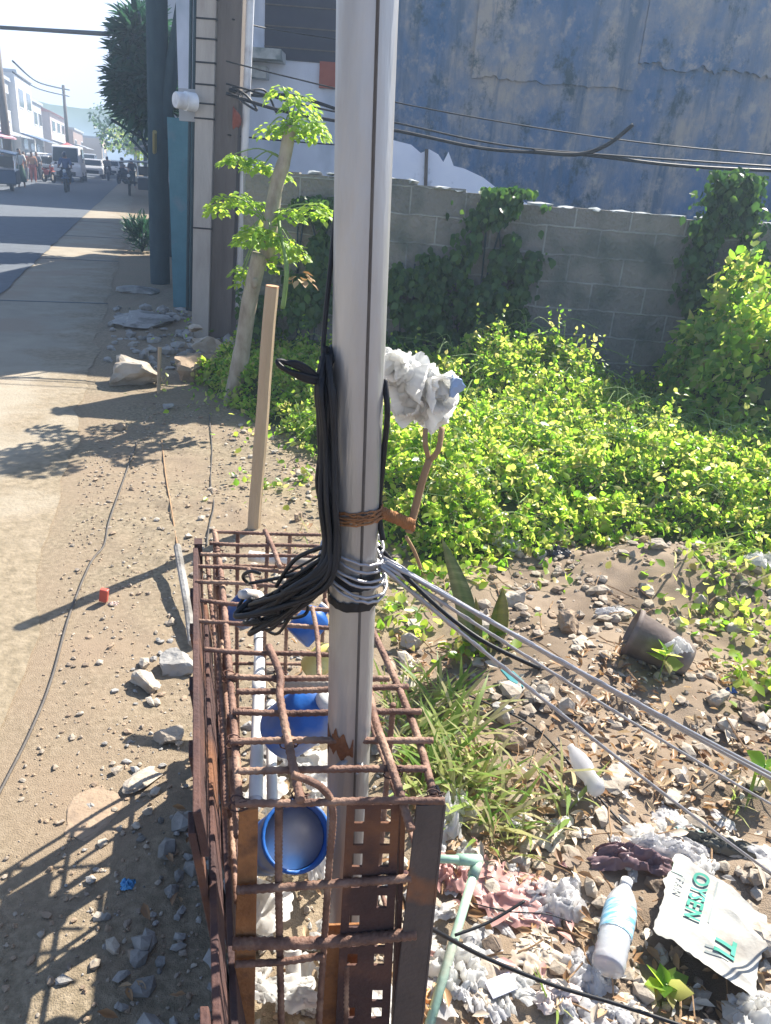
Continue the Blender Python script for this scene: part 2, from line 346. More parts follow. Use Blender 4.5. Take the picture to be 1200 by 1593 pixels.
# road sheets: concrete edge lane and asphalt lane, ragged inner edge
def strip(name, m, n0, n1, s0, s1, z, rag=0.0, ds=.25, kind='structure'):
    mb = MB(); vs = []; k = 0; s = s0
    while s < s1:
        e = rag * fbm(s * 1.3, 2.0, 0, 3) if rag else 0
        vs += [road(s, n0 + e, z), road(s, n1, z)]; k += 1
        s += ds if s < 12 else ds * 12
    mb.add(vs, [(2 * i, 2 * i + 2, 2 * i + 3, 2 * i + 1) for i in range(k - 1)])
    return tag(mb.build(name, m, origin=(0, 0, 0)), kind=kind)
M['edge'] = M['conc_road']
strip('road_shoulder', M['edge'], .03, 1.26, -8, 260, .005, .12, .12)
strip('road', M['asphalt'], 1.25, 9.0, 1.4, 260, .017, .05)
strip('road', M['conc_road'], 1.2, 9.0, -8, 1.6, .006)
strip('pavement', M['conc'], 9.0, 10.5, -8, 260, .10)
j = MB()
for s in (3.2, 7.6, 12, 16.5): j.box(road(s, .65, .009), (1.25, .035, .004), rz=atan2(RN.y, RN.x))
tag(j.build('road_joints', M['asphalt']), kind='structure')

# hills
hb = MB(); n = 60; vs = []
for i in range(n):
    a = -1.5 + 1.9 * i / (n - 1); X = sin(a) * 1100; Y = cos(a) * 1100
    h = 62 + 34 * fbm(a * 3.3, 1, 0, 4) + 34 * math.exp(-((a + .50) / .22) ** 2)
    vs += [(X, Y, -2), (X * 1.25, Y * 1.25, h * .9), (X * 1.6, Y * 1.6, h * 1.15), (X * 1.9, Y * 1.9, -2)]
fs = []
for i in range(n - 1):
    for k in range(3): fs.append((4 * i + k, 4 * i + 4 + k, 4 * i + 5 + k, 4 * i + 1 + k))
hb.add(vs, fs); M['hill'] = mat('wooded_hill', [(.05, .09, .06), (.08, .13, .08)], .01, 1, .4, .05)
tag(hb.build('hills', M['hill'], origin=(0, 1100, 0), smooth=True), kind='structure')

# ------------------------------------------------------------------ boundary block wall
def brickmat(name, c1, c2, mortar, moss):
    m = bpy.data.materials.new(name); m.use_nodes = True; nt = m.node_tree; b = nt.nodes['Principled BSDF']
    tc = nt.nodes.new('ShaderNodeTexCoord'); sx = nt.nodes.new('ShaderNodeSeparateXYZ'); cx = nt.nodes.new('ShaderNodeCombineXYZ')
    nt.links.new(tc.outputs['Object'], sx.inputs[0])
    wn = nt.nodes.new('ShaderNodeTexNoise'); wn.inputs['Scale'].default_value = 5; wn.inputs['Detail'].default_value = 5
    nt.links.new(tc.outputs['Object'], wn.inputs['Vector'])
    ad = nt.nodes.new('ShaderNodeMath'); ad.operation = 'MULTIPLY_ADD'; ad.inputs[1].default_value = .05
    nt.links.new(wn.outputs['Fac'], ad.inputs[0]); nt.links.new(sx.outputs['Z'], ad.inputs[2])
    nt.links.new(sx.outputs['X'], cx.inputs[0]); nt.links.new(ad.outputs[0], cx.inputs[1])
    br = nt.nodes.new('ShaderNodeTexBrick'); br.inputs['Scale'].default_value = 1
    br.inputs['Brick Width'].default_value = .42; br.inputs['Row Height'].default_value = .2; br.inputs['Mortar Size'].default_value = .008; br.inputs['Mortar Smooth'].default_value = .4
    br.inputs['Color1'].default_value = (*c1, 1); br.inputs['Color2'].default_value = (*c2, 1); br.inputs['Mortar'].default_value = (*mortar, 1)
    nt.links.new(cx.outputs[0], br.inputs['Vector'])
    n1 = nt.nodes.new('ShaderNodeTexNoise'); n1.inputs['Scale'].default_value = 3; n1.inputs['Detail'].default_value = 8; nt.links.new(tc.outputs['Object'], n1.inputs['Vector'])
    f = _ramp(nt, [(0, 0, 0), (1, 1, 1)], n1.outputs['Fac'], .46, .68)
    mx = nt.nodes.new('ShaderNodeMixRGB'); nt.links.new(f, mx.inputs[0]); nt.links.new(br.outputs['Color'], mx.inputs[1]); mx.inputs[2].default_value = (*moss, 1)
    nt.links.new(mx.outputs[0], b.inputs['Base Color']); b.inputs['Roughness'].default_value = .95
    bp = nt.nodes.new('ShaderNodeBump'); bp.inputs['Distance'].default_value = .03; bp.inputs['Strength'].default_value = .7
    sb = nt.nodes.new('ShaderNodeMath'); sb.operation = 'ADD'; n3 = nt.nodes.new('ShaderNodeTexNoise'); n3.inputs['Scale'].default_value = 35; nt.links.new(tc.outputs['Object'], n3.inputs['Vector'])
    nt.links.new(br.outputs['Fac'], sb.inputs[0]); nt.links.new(n3.outputs['Fac'], sb.inputs[1])
    nt.links.new(sb.outputs[0], bp.inputs['Height']); nt.links.new(bp.outputs[0], b.inputs['Normal'])
    return m
M['block'] = brickmat('hollow_block_wall', (.195, .19, .18), (.27, .25, .22), (.36, .36, .34), (.09, .11, .10))
WY = 6.3
wl = thing('block_wall', 'low grey hollow-block wall with mossy courses behind the green vines', 'wall', (0, WY, 0))
mb = MB(); x = -1.27; k = 0; rnd = random.Random(3)
wtop = lambda x: 1.60 - .10 * min(1, max(0, (x + .2) / 1.2))
segs = []
while x < 7.5:
    L = .42 if x > -1.7 else .42; segs.append((x, wtop(x) + rnd.choice([0, 0, -.02, .015]) + rnd.uniform(-.008, .008))); x += L
vs = []; fs = []
for i, (x, h) in enumerate(segs):
    L = .42
    for (px, pz) in ((x, h), (x + L - .0, h + rnd.uniform(-.006, .006))):
        vs += [(px, WY, -.05), (px, WY, pz), (px, WY + .13, pz), (px, WY + .13, -.05)]
n = len(vs) // 4
for i in range(n - 1):
    for k in range(3): fs.append((4 * i + k, 4 * i + 4 + k, 4 * i + 5 + k, 4 * i + 1 + k))
fs += [(0, 1, 2, 3), (4 * n - 1, 4 * n - 2, 4 * n - 3, 4 * n - 4)]
mb.add(vs, fs); mb.build('blockwork', M['block'], wl)
cp = MB()                                       # crumbling mortar cap with loose lumps
for i in range(44):
    x = -1.2 + i * .2 + rnd.uniform(-.05, .05)
    blob(cp, (x, WY + .065, wtop(x) + .012), (rnd.uniform(.08, .15), .08, rnd.uniform(.012, .03)), i, .3, 1)
cp.build('mortar_cap', M['slab'], wl)
# ------------------------------------------------------------------ tall rendered building behind the wall
def wallmat():
    m = bpy.data.materials.new('weathered_render_shade_blue'); m.use_nodes = True; nt = m.node_tree; b = nt.nodes['Principled BSDF']
    tc = nt.nodes.new('ShaderNodeTexCoord')
    def noi(scale, st, det=8, rough=.6):
        mp = nt.nodes.new('ShaderNodeMapping'); mp.inputs['Scale'].default_value = st; nt.links.new(tc.outputs['Object'], mp.inputs['Vector'])
        n = nt.nodes.new('ShaderNodeTexNoise'); n.inputs['Scale'].default_value = scale; n.inputs['Detail'].default_value = det; n.inputs['Roughness'].default_value = rough
        nt.links.new(mp.outputs[0], n.inputs['Vector']); return n.outputs['Fac']
    base = _ramp(nt, [(.03, .11, .24), (.08, .155, .28), (.19, .225, .28), (.33, .31, .28)], noi(1.3, (1, 1, .7), 10, .65), .36, .62)  # blue of open shade and haze is put into these render tones
    streak = _ramp(nt, [(0, 0, 0), (1, 1, 1)], noi(2.0, (2.2, 1, .22), 9, .7), .50, .62)
    mx = nt.nodes.new('ShaderNodeMixRGB'); mx.inputs[2].default_value = (.07, .125, .20, 1); nt.links.new(streak, mx.inputs[0]); nt.links.new(base, mx.inputs[1])
    grime = _ramp(nt, [(0, 0, 0), (1, 1, 1)], noi(6, (1, 1, .8), 10, .7), .52, .70)
    m2 = nt.nodes.new('ShaderNodeMixRGB'); m2.inputs[2].default_value = (.36, .35, .33, 1); nt.links.new(grime, m2.inputs[0]); nt.links.new(mx.outputs[0], m2.inputs[1])
    spots = _ramp(nt, [(0, 0, 0), (1, 1, 1)], noi(2.3, (1, 1, .7), 12, .75), .53, .62)
    m3 = nt.nodes.new('ShaderNodeMixRGB'); m3.inputs[2].default_value = (.03, .07, .10, 1); nt.links.new(spots, m3.inputs[0]); nt.links.new(m2.outputs[0], m3.inputs[1])
    nt.links.new(m3.outputs[0], b.inputs['Base Color']); b.inputs['Roughness'].default_value = .9
    bp = nt.nodes.new('ShaderNodeBump'); bp.inputs['Strength'].default_value = .5; bp.inputs['Distance'].default_value = .03
    nt.links.new(noi(9, (1, 1, .6), 8), bp.inputs['Height']); nt.links.new(bp.outputs[0], b.inputs['Normal']); return m
M['bigwall'] = wallmat()
BY = 9.9
bt = thing('rendered_building', 'tall building with a stained rendered wall, shade blue put into its colour, rising behind the block wall', 'building', (3.5, BY, 0))
x0 = at(600, 100, BY).x - .25
def panel(mbx, xa, xb, za, zb, yf, dep, rag=.03, seed=0):
    """plaster panel whose lower edge is ragged"""
    n = int((xb - xa) / .03); rr = random.Random(seed); vs = []
    for i in range(n + 1):
        x = xa + (xb - xa) * i / n; z0 = za + rag * fbm(x * 3, seed, 0, 4)
        z0 += rag * .5 * fbm(x * 14, seed, 3, 3); vs += [(x, yf, z0), (x, yf, zb), (x, yf + dep, zb), (x, yf + dep, z0)]
    fs = [(4 * i + k, 4 * i + 4 + k, 4 * i + 4 + (k + 1) % 4, 4 * i + (k + 1) % 4) for i in range(n) for k in range(4)]
    mbx.add(vs, fs + [(0, 1, 2, 3), (4 * n + 3, 4 * n + 2, 4 * n + 1, 4 * n)])
mb = MB(); mb.box(((x0 + 9) / 2, BY + 3.95, 2.15), (9 - x0, 7.9, 4.3)); mb.build('wall', M['bigwall'], bt)
a = at(745, 118, BY); b_ = at(985, 140, BY); c_ = at(1200, 110, BY)
mb = MB(); panel(mb, at(735, 110, BY).x, b_.x, a.z - .02, 4.22, BY - .03, .03, .05, 1); mb.build('plaster_panel', M['bigwall'], bt)
mb = MB(); panel(mb, b_.x + .004, 8.9, at(1200, 60, BY).z - .35, 4.25, BY - .045, .045, .09, 2); mb.build('plaster_panel', M['bigwall'], bt)
mb = MB(); mb.box(((x0 + 9) / 2, BY + 3.95, 4.38), (9.2 - x0, 8.1, .14)); mb.build('roof', M['slab'], bt)
# whitewash left where the render fell off, ragged outline
pts = [(600, 215), (640, 225), (655, 238), (668, 232), (682, 240), (690, 252), (698, 236), (706, 258), (722, 262), (735, 268), (752, 276), (772, 292), (790, 303), (812, 312), (832, 322), (830, 345), (800, 340), (600, 330)]
P3 = [at(x, y, BY - .012) for x, y in pts]
mb = MB(); n = len(P3); mb.add([p for p in P3] + [p + Vector((0, .012, 0)) for p in P3], [tuple(range(n))] + [(i, i + n, (i + 1) % n + n, (i + 1) % n) for i in range(n)])
M['whitewash'] = mat('whitewash', [(.78, .83, .95), (.88, .92, 1.0)], 3, .8, .2, dirt=(.5, .55, .64), dscale=4, dlo=.58)
mb.build('whitewash_patch', M['whitewash'], bt)
pp = MB(); pp.tube([at(664, 232, BY - .05), at(662, 300, BY - .05)], .02, 8); pp.build('drain_pipe', M['utilw'], bt)

# ------------------------------------------------------------------ pale house left of it
hs = thing('pale_house', 'pale blue-white house with a dark upper opening and concrete ledge behind the leaning sapling', 'house', (-1.3, BY, 0))
xl = at(362, 100, BY).x; xr = x0 - .01
mb = MB(); mb.box(((xl + xr) / 2, BY + 3.96, 2.1), (xr - xl, 7.86, 4.2)); mb.build('wall', M['housewhite'], hs)
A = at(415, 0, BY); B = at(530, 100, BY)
mb = MB(); mb.box(((A.x + B.x) / 2 + .03, BY + .06, (B.z + 4.15) / 2), (B.x - A.x + .1, .08, 4.15 - B.z)); mb.build('upper_opening', M['darkopen'], hs)  # dark panel on the wall face, the opening's shade put into its colour
fr = MB()
for k in range(5): fr.box(((A.x + B.x) / 2 + .03, BY + .012, B.z + .12 + k * .2), (B.x - A.x + .1, .012, .012))
fr.build('louvre', M['seam'], hs)
C_ = at(365, 78, BY - .2); D_ = at(440, 98, BY - .2)
mb = MB(); mb.box(((C_.x + D_.x) / 2 - .1, BY - .1, (C_.z + D_.z) / 2 + .02), (D_.x - C_.x + .2, .5, .10)); mb.build('ledge', M['slab'], hs)
mb = MB(); mb.box(((C_.x + D_.x) / 2 - .16, BY - .02, D_.z - .10), (D_.x - C_.x - .05, .34, .12)); mb.build('ledge_corbel', M['slab'], hs)
E_ = at(498, 92, BY); F_ = at(530, 136, BY)
mb = MB(); mb.box(((E_.x + F_.x) / 2, BY + .05, (E_.z + F_.z) / 2 - .02), (F_.x - E_.x, .12, E_.z - F_.z)); mb.build('panel', M['redbrown'], hs)
mb = MB(); q = at(374, 60, BY - .1); mb.tube([(q.x, BY - .06, 4.1), (q.x, BY - .06, 1.0)], .045, 10); mb.build('drain_pipe', M['white'], hs, smooth=True)
mb = MB(); mb.box(((xl + xr) / 2, BY + 3.96, 4.27), (xr - xl + .0, 8.05, .14)); mb.build('roof', M['slab'], hs)

# teal house beyond the utility pole, its corner post and the row that runs on along the street
th = thing('teal_house', 'narrow teal-painted house front tucked behind the utility pole', 'house', (-2.6, 9.4, 0))
tx0 = at(264, 300, 9.4).x; tx1 = xl - .02
mb = MB(); mb.box(((tx0 + tx1) / 2, 9.4 + 4.2, .98), (tx1 - tx0, 8.4, 2.16)); mb.build('lower_wall', M['teal'], th)
mb = MB(); mb.box(((tx0 + tx1) / 2 + .06, 9.4 + 4.2, 3.13), (tx1 - tx0 - .12, 8.3, 2.14)); mb.build('upper_wall', M['housewhite'], th)
mb = MB(); mb.box((tx0 + .42, 9.37, 1.4), (.10, .06, 2.7)); mb.build('corner_post', M['tealdark'], th)
mb = MB(); mb.box(((tx0 + tx1) / 2, 9.4 + 4.2, 4.26), (tx1 - tx0 + .3, 8.8, .12)); mb.build('roof', M['tealdark'], th)

# houses on along the right side of the street (they shade the road)
def rbox(mb, s0, s1, n0, n1, z0, z1, mi=0):
    c = road((s0 + s1) / 2, (n0 + n1) / 2, (z0 + z1) / 2); mb.box(c, (abs(n1 - n0), s1 - s0, z1 - z0), rz=atan2(-RN.y, -RN.x), mi=mi)
def street_house(s0, s1, n0, n1, h, m, roofm, label, face, floors=2, nw=3, awn=None, rooftank=False, gable=False, balcony=False):
    """face = n of the facade towards the road; windows, door and awning are on it"""
    c = road((s0 + s1) / 2, (n0 + n1) / 2)
    t = thing('street_house', label, 'house', c, 'houses along the far street')
    mb = MB(); rbox(mb, s0, s1, n0, n1, 0, h); mb.build('wall', m, t)
    sg = -1 if face == min(n0, n1) else 1
    r = MB()
    if gable:
        mid = (n0 + n1) / 2
        for za in (0,):
            v = [road(s0 - .3, n0 - .4, h), road(s0 - .3, n1 + .4, h), road(s0 - .3, mid, h + 1.6), road(s1 + .3, n0 - .4, h), road(s1 + .3, n1 + .4, h), road(s1 + .3, mid, h + 1.6)]
            r.add(v, [(0, 1, 2), (3, 5, 4), (0, 2, 5, 3), (1, 4, 5, 2), (0, 3, 4, 1)])
    else: rbox(r, s0 - .15, s1 + .15, min(n0, n1) - .2, max(n0, n1) + .2, h, h + .25)
    r.build('roof', roofm, t)
    fh = h / floors
    for fl in range(floors):
        for k in range(nw):
            a = s0 + (s1 - s0) * (k + .22) / nw; b = s0 + (s1 - s0) * (k + .78) / nw
            if fl == 0 and k == 1:
                d = MB(); rbox(d, a, b, face + sg * .05, face - sg * .05, 0, 2.3); d.build('door', M['glass'], t); continue
            wz = fl * fh + fh * .34
            f = MB(); rbox(f, a, b, face + sg * .06, face - sg * .04, wz, wz + fh * .42); fo = f.build('window', M['white'], t)
            p = MB(); rbox(p, a + .1, b - .1, face + sg * .08, face - sg * .04, wz + .1, wz + fh * .42 - .1); p.build('pane', M['glass'], fo)
    if awn:
        a = MB(); v = []
        for s in (s0 + .1, s1 - .1): v += [road(s, face, 3.0), road(s, face + sg * 1.5, 2.6), road(s, face + sg * 1.5, 2.52), road(s, face, 2.9)]
        a.add(v, [(0, 1, 5, 4), (1, 2, 6, 5), (2, 3, 7, 6), (3, 0, 4, 7), (0, 3, 2, 1), (4, 5, 6, 7)]); a.build('awning', awn, t)
    if balcony:
        bb = MB(); rbox(bb, s0 + .2, s1 - .2, face, face + sg * 1.0, fh - .12, fh); rbox(bb, s0 + .2, s1 - .2, face + sg * .95, face + sg * 1.0, fh, fh + .95); bb.build('balcony', M['white'], t)
    if rooftank:
        bb = MB(); rbox(bb, s0 + .5, s1 - .4, face - sg * 2.6, face + sg * .1, h + .25, h + 2.0); bb.build('roof_room', flat('navy_roof_room', (.07, .09, .14)), t)
    return t
H = street_house
cw = flat('plaster_white', (.72, .70, .68)); cc = flat('plaster_cream', (.60, .55, .44)); cg = flat('plaster_grey', (.42, .43, .46)); cp_ = flat('plaster_pink', (.55, .44, .42))
cb = flat('plaster_brown', (.32, .22, .17)); tin = flat('tin_roof', (.36, .38, .42)); red = flat('red_roof', (.50, .14, .10)); tan_ = flat('tan_wall', (.62, .50, .38))
blu = flat('blue_awning', (.10, .16, .30))
H(44, 53, 9.5, 17, 6.6, cc, tin, 'nearest cream two-storey street house, mostly cut off by the left edge', 9.5, awn=blu)
H(53.3, 60, 9.5, 17, 6.4, cc, tin, 'cream street house with a dark navy room on its roof at the left edge', 9.5, awn=tin, balcony=True, rooftank=True)
H(60.3, 68, 9.5, 17, 6.5, cg, tin, 'grey street house between two white ones', 9.5, nw=3, awn=tin)
H(68.3, 78, 9.0, 17, 7.2, cw, tin, 'tallest bright white street house in front of the hill', 9.0, nw=2, awn=blu)
H(78.5, 90, 9.5, 17, 6.0, cg, tin, 'grey-blue street house beside the thin dark pole', 9.5, nw=3, awn=tin)
H(91, 108, 8.8, 17, 5.6, cp_, red, 'pinkish street house under a red pitched roof', 8.8, nw=3, gable=True, awn=tin)
H(110, 128, 8.0, 17, 4.6, cb, tin, 'brown low shop house beyond the red roof', 8.0, nw=3, floors=1, awn=tin)
H(130, 150, 5.5, 15, 4.2, tan_, tin, 'tan house closing the far end of the street', 5.5, nw=3, floors=1)
# right-hand row (mostly behind the near posts), shading the road
H(14.0, 19.5, -9.5, -1.1, 6.6, cg, tin, 'grey house behind the spiky tree on the right side of the street', -1.3, nw=3)
H(26.3, 36.0, -9.5, -.9, 7.2, cc, tin, 'cream house standing beyond the spiky tree', -.9, nw=3)
H(36.6, 48, -10, -1.2, 7.0, tan_, tin, 'tan house half hidden past the spiky tree', -1.2, nw=3)
H(49, 66, -10, -1.2, 6.5, cp_, tin, 'pinkish house hidden farther along behind the spiky tree', -1.2, nw=3)
H(68, 90, -10, -1.2, 5.0, cg, tin, 'long grey shed at the far right of the street', -1.2, nw=3, awn=tin)
# --- PLANTS ---
# ------------------------------------------------------------------ vegetation
def vegh(x, y):
    """top height of the creeping vegetation, 0 where none"""
    fx = [-1.5, -1.1, -.75, -.35, 0, .25, .6, 1.0, 1.4, 1.8, 2.1, 2.4, 2.8, 3.4, 8]
    fy = [5.9, 5.2, 4.9, 4.35, 3.3, 3.05, 3.2, 3.45, 3.5, 3.25, 2.9, 2.75, 3.1, 3.1, 3.1]
    front = float(np.interp(x, fx, fy)) + .16 * fbm(x * 3, y * 3, 5, 3)
    d = y - front
    if d < 0: return 0.0
    h = .34 * min(1, d / .7) ** .7 + .12 * fbm(x * 1.7, y * 1.7, 2.2, 3) * min(1, d)
    h += .38 * math.exp(-(((x - 1.05) / .45) ** 2 + ((y - 5.55) / .40) ** 2))
    h += .17 * math.exp(-(((x - .45) / .30) ** 2 + ((y - 5.5) / .4) ** 2))
    h -= .16 * math.exp(-(((x - 1.9) / .22) ** 2 + ((y - 5.6) / .6) ** 2))
    return max(.05, h)
def bush(x, y): return 1.08 * math.exp(-(((x - 2.75) / .90) ** 2 + ((y - 5.35) / .75) ** 2) ** 2.6)
P = []; D = []; N = []; S = []
cnt = 0
while cnt < 120000:
    x = random.uniform(-1.6, 5.2); y = random.uniform(2.6, 6.25)
    if random.random() > (1.15 if y < 4.6 else .8): continue
    h = vegh(x, y)
    if h <= 0: continue
    if h < .2 and random.random() > h / .2 + .15: continue
    dens = fbm(x * 4.2, y * 4.2, 8.8, 2)
    if dens < -.30: continue
    cnt += 1
    k = 1 - abs(random.gauss(0, .22))
    z = gh(x, y) + max(.015, h * k + .09 * fbm(x * 7, y * 7, 3, 2))
    P.append((x, y, z)); S.append(random.uniform(.014, .042) * (1.5 if random.random() < .12 else 1))
for k in range(420):                                     # upright shoots with leaf pairs
    x = random.uniform(-.9, 4.8); y = random.uniform(3.1, 6.0); h = vegh(x, y)
    if h < .12: continue
    L = random.uniform(.08, .26); lx = random.gauss(0, .05); ly = random.gauss(0, .05)
    for q in range(8): P.append((x + lx * q / 8 + random.gauss(0, .006), y + ly * q / 8, h + gh(x, y) - .03 + L * q / 7)); S.append(random.uniform(.03, .065) * (1 - .4 * q / 8))
P = np.array(P); n = len(P)
# clump orientation follows a slow noise so that light and dark patches form
N = rdir(n, .8, .75); N[:, 0] += .25; D = rdir(n, .05, 1)
leaves('ground_cover_vines', T_OV, P, D, N, S, GREEN, origin=(1.5, 4.5, 0))
tag(bpy.data.objects['ground_cover_vines'], 'bright yellow-green creeping vines carpeting the lot in front of the block wall', 'vines', kind='stuff')
# soil under the leaves, so no bare dirt flashes through
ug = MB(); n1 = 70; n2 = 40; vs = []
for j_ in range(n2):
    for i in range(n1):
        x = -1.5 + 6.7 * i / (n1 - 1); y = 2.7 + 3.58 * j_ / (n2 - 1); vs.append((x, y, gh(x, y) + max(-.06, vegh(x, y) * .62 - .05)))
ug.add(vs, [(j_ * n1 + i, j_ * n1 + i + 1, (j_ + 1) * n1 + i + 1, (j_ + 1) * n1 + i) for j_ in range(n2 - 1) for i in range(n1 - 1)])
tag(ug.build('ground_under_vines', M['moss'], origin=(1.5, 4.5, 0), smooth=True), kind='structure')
# runners: thin stems and pale upright tips poking out of the carpet
rn = MB()
for k in range(900):
    x = random.uniform(-.6, 4.6); y = random.uniform(3.0, 6.0); h = vegh(x, y)
    if h < .1: continue
    a = random.uniform(0, 6.28); L = random.uniform(.12, .4); z = h + .02
    rn.tube(smoothpath([(x, y, z), (x + cos(a) * L * .4, y + sin(a) * L * .4, z + random.uniform(.02, .12)), (x + cos(a) * L, y + sin(a) * L, z + random.uniform(-.02, .08))], 4), .0022, 4)
tag(rn.build('vine_runners', M['stem'], origin=(1.5, 4.5, 0)), 'thin pale runners trailing over the bright vine carpet', 'vines', kind='stuff')

# big overgrown bush at right
bs = thing('vine_covered_bush', 'tall mound-shaped bush smothered in vines at the right against the block wall', 'bush', (2.95, 5.35, 0))
mb = MB()
for k in range(7):
    a = k * .9; mb.tube(smoothpath([(2.95 + .1 * cos(a), 5.35 + .1 * sin(a), 0), (2.95 + .3 * cos(a), 5.35 + .3 * sin(a), .5), (2.95 + .55 * cos(a), 5.35 + .5 * sin(a), .8)], 4), [.02] * 5 + [.012] * 4, 6)
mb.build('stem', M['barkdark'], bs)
P = []; S = []; NN = []
while len(P) < 15000:
    x = random.uniform(1.9, 4.1); y = random.uniform(4.45, 6.2); h = bush(x, y) * (1 + .55 * fbm(x * 2.6, y * 2.6, 1, 3)) + .12 * fbm(x * 8, y * 8, 1, 2)
    if h < .15: continue
    z = h * (1 - abs(random.gauss(0, .16))) if random.random() < .8 else random.uniform(.05, h)
    P.append((x, y, max(.03, z))); S.append(random.uniform(.025, .095)); NN.append(((x - 2.95) * .9, (y - 5.35) * .9, .7))
P = np.array(P); N = np.array(NN) + RNG.normal(size=(len(P), 3)) * .5
leaves('foliage', T_OV, P, rdir(len(P), -.15, 1), N, S, GREEN, bs)
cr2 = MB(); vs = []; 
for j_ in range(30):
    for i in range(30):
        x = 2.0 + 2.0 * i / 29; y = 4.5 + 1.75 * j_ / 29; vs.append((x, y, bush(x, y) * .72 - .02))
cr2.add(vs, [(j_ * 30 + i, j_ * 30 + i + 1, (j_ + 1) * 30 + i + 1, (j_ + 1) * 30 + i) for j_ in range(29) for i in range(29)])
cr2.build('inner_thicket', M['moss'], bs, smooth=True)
# long runners sticking out of the bush
q = MB()
for k in range(26):
    a = random.uniform(0, 6.28); x = 2.95 + .6 * cos(a) * random.random(); y = 5.3 + .6 * sin(a) * random.random(); z = bush(x, y) + .02
    q.tube(smoothpath([(x, y, z), (x + random.uniform(-.12, .06), y, z + .09), (x + random.uniform(-.28, .1), y - .05, z + random.uniform(.04, .2))], 4), .003, 4)
q.build('runner', M['stem'], bs)

# climbers hanging on the wall
def climber(label, x0, x1, z0, z1, cx=0, n=2600, m=GREEN_D, size=(.025, .085), thick=.16, name='climbing_vine', y=WY):
    xm = (x0 + x1) / 2
    t = thing(name, label, 'climbing vine', (xm, y - .03, 0), 'climbers hanging on the block wall')
    mb = MB()
    for k in range(5):
        a = xm + (x1 - x0) * random.uniform(-.3, .3); mb.tube(smoothpath([(a, y - .02, 0), (a + random.uniform(-.1, .1), y - .02, z1 * .5), (a + random.uniform(-.1, .1), y - .03, z1 * .93)], 5), .007, 5)
    mb.build('stem', M['barkdark'], t)
    P = []; S = []
    while len(P) < n:
        z = random.uniform(z0, z1); u = (z - z0) / (z1 - z0)
        wd = (x1 - x0) / 2 * (1.1 - .45 * u) * (1 + .5 * fbm(z * 3, xm * 5, 0, 3)); x = xm + cx * (u - .5) + random.gauss(0, .5) * wd
        if fbm(x * 4, z * 4, xm, 3) < -.12: continue
        P.append((x, y - .02 - abs(random.gauss(0, 1)) * thick * (.4 + .6 * (1 - u)), z)); S.append(random.uniform(*size))
    n_ = len(P); N = RNG.normal(size=(n_, 3)) * .45 + np.array((0, -.9, .5)); D = RNG.normal(size=(n_, 3)) * .4 + np.array((0, -.2, -.9))
    leaves('foliage', T_OV, P, D, N, S, m, t); return t
climber('dense heart-leaved vine hanging over the middle of the block wall top', at(700, 400, WY).x, at(835, 400, WY).x, .1, 1.62, .12, 5200)
climber('dark low vine on the block wall just right of the steel pole', at(600, 400, WY).x, at(710, 400, WY).x, .1, 1.1, 0, 4200)
climber('vine reaching above the block wall at far right over the bush', at(1080, 330, WY).x, at(1200, 330, WY).x, .3, 1.85, -.1, 4200)
climber('dark creeper between the leaning sapling and the steel pole on the wall', at(455, 330, WY).x, at(530, 330, WY).x, .1, 1.45, 0, 4200)
climber('ivy at the foot of the utility pole', at(365, 480, 6.3).x, at(420, 440, 6.3).x + .1, .0, .75, 0, 900, GREEN_D, (.03, .07), y=6.3)

# ------------------------------------------------------------------ sapling made from a leaning cut trunk
tb = g(358, 628)
sp = thing('leaning_sapling', 'leaning pale cut trunk sprouting bright yellow-green leaves behind the wooden stake', 'tree', tb)
TY = tb.y
t1 = at(405, 395, TY - .05); t2 = at(428, 300, TY); t3 = at(452, 195, TY)
mb = MB(); mb.tube(smoothpath([tb - Vector((0, 0, .05)), tb.lerp(t1, .35) + Vector((.01, 0, 0)), tb.lerp(t1, .7) - Vector((.008, 0, 0)), t1], 6), [.062] * 7 + [.056] * 6 + [.055] * 6, 12); 
mb.tube(smoothpath([t1 + Vector((.04, .02, -.05)), t2, t2.lerp(t3, .5) + Vector((.012, 0, 0)), t3], 6), [.05] * 6 + [.046] * 6 + [.042] * 7, 12)
blob(mb, at(397, 440, TY - .09), (.03, .03, .04), 4, .2, 2)
mb.build('trunk', M['bark'], sp, smooth=True)
def frond(P, D, N, S, c, rad, n, drop=.75, size=(.028, .055)):
    """umbrella of leaflets hanging around c"""
    for k in range(n):
        a = random.uniform(0, 6.283); r = rad * sqrt(random.random()); x = c[0] + cos(a) * r; y = c[1] + sin(a) * r
        z = c[2] - drop * rad * (r / rad) ** 2 + random.uniform(-.018, .018)
        P.append((x, y, z)); D.append((cos(a) + random.gauss(0, .35), sin(a) + random.gauss(0, .35), -.6 * r / rad - .1 + random.gauss(0, .25)))
        N.append((cos(a) * .4 * r / rad + random.gauss(0, .2), sin(a) * .4 * r / rad + random.gauss(0, .2), 1)); S.append(random.uniform(*size))
P = []; D = []; N = []; S = []; st = MB()
cl = [(468, 150, .13, 70), (440, 135, .12, 50), (475, 178, .16, 110), (445, 190, .12, 60), (488, 195, .11, 50), (420, 195, .09, 30), (365, 240, .10, 60), (395, 248, .08, 45), (412, 255, .06, 25), (350, 305, .12, 70),
      (335, 318, .09, 45), (375, 302, .10, 60), (405, 315, .09, 50), (398, 352, .14, 130), (420, 360, .10, 70), (385, 365, .10, 60), (490, 318, .11, 70), (505, 325, .07, 30), (452, 328, .09, 55), (440, 268, .07, 25),
      (432, 385, .12, 60), (466, 388, .08, 45), (450, 375, .08, 40), (378, 415, .08, 45), (412, 405, .08, 45), (375, 435, .06, 20), (450, 395, .06, 20)]
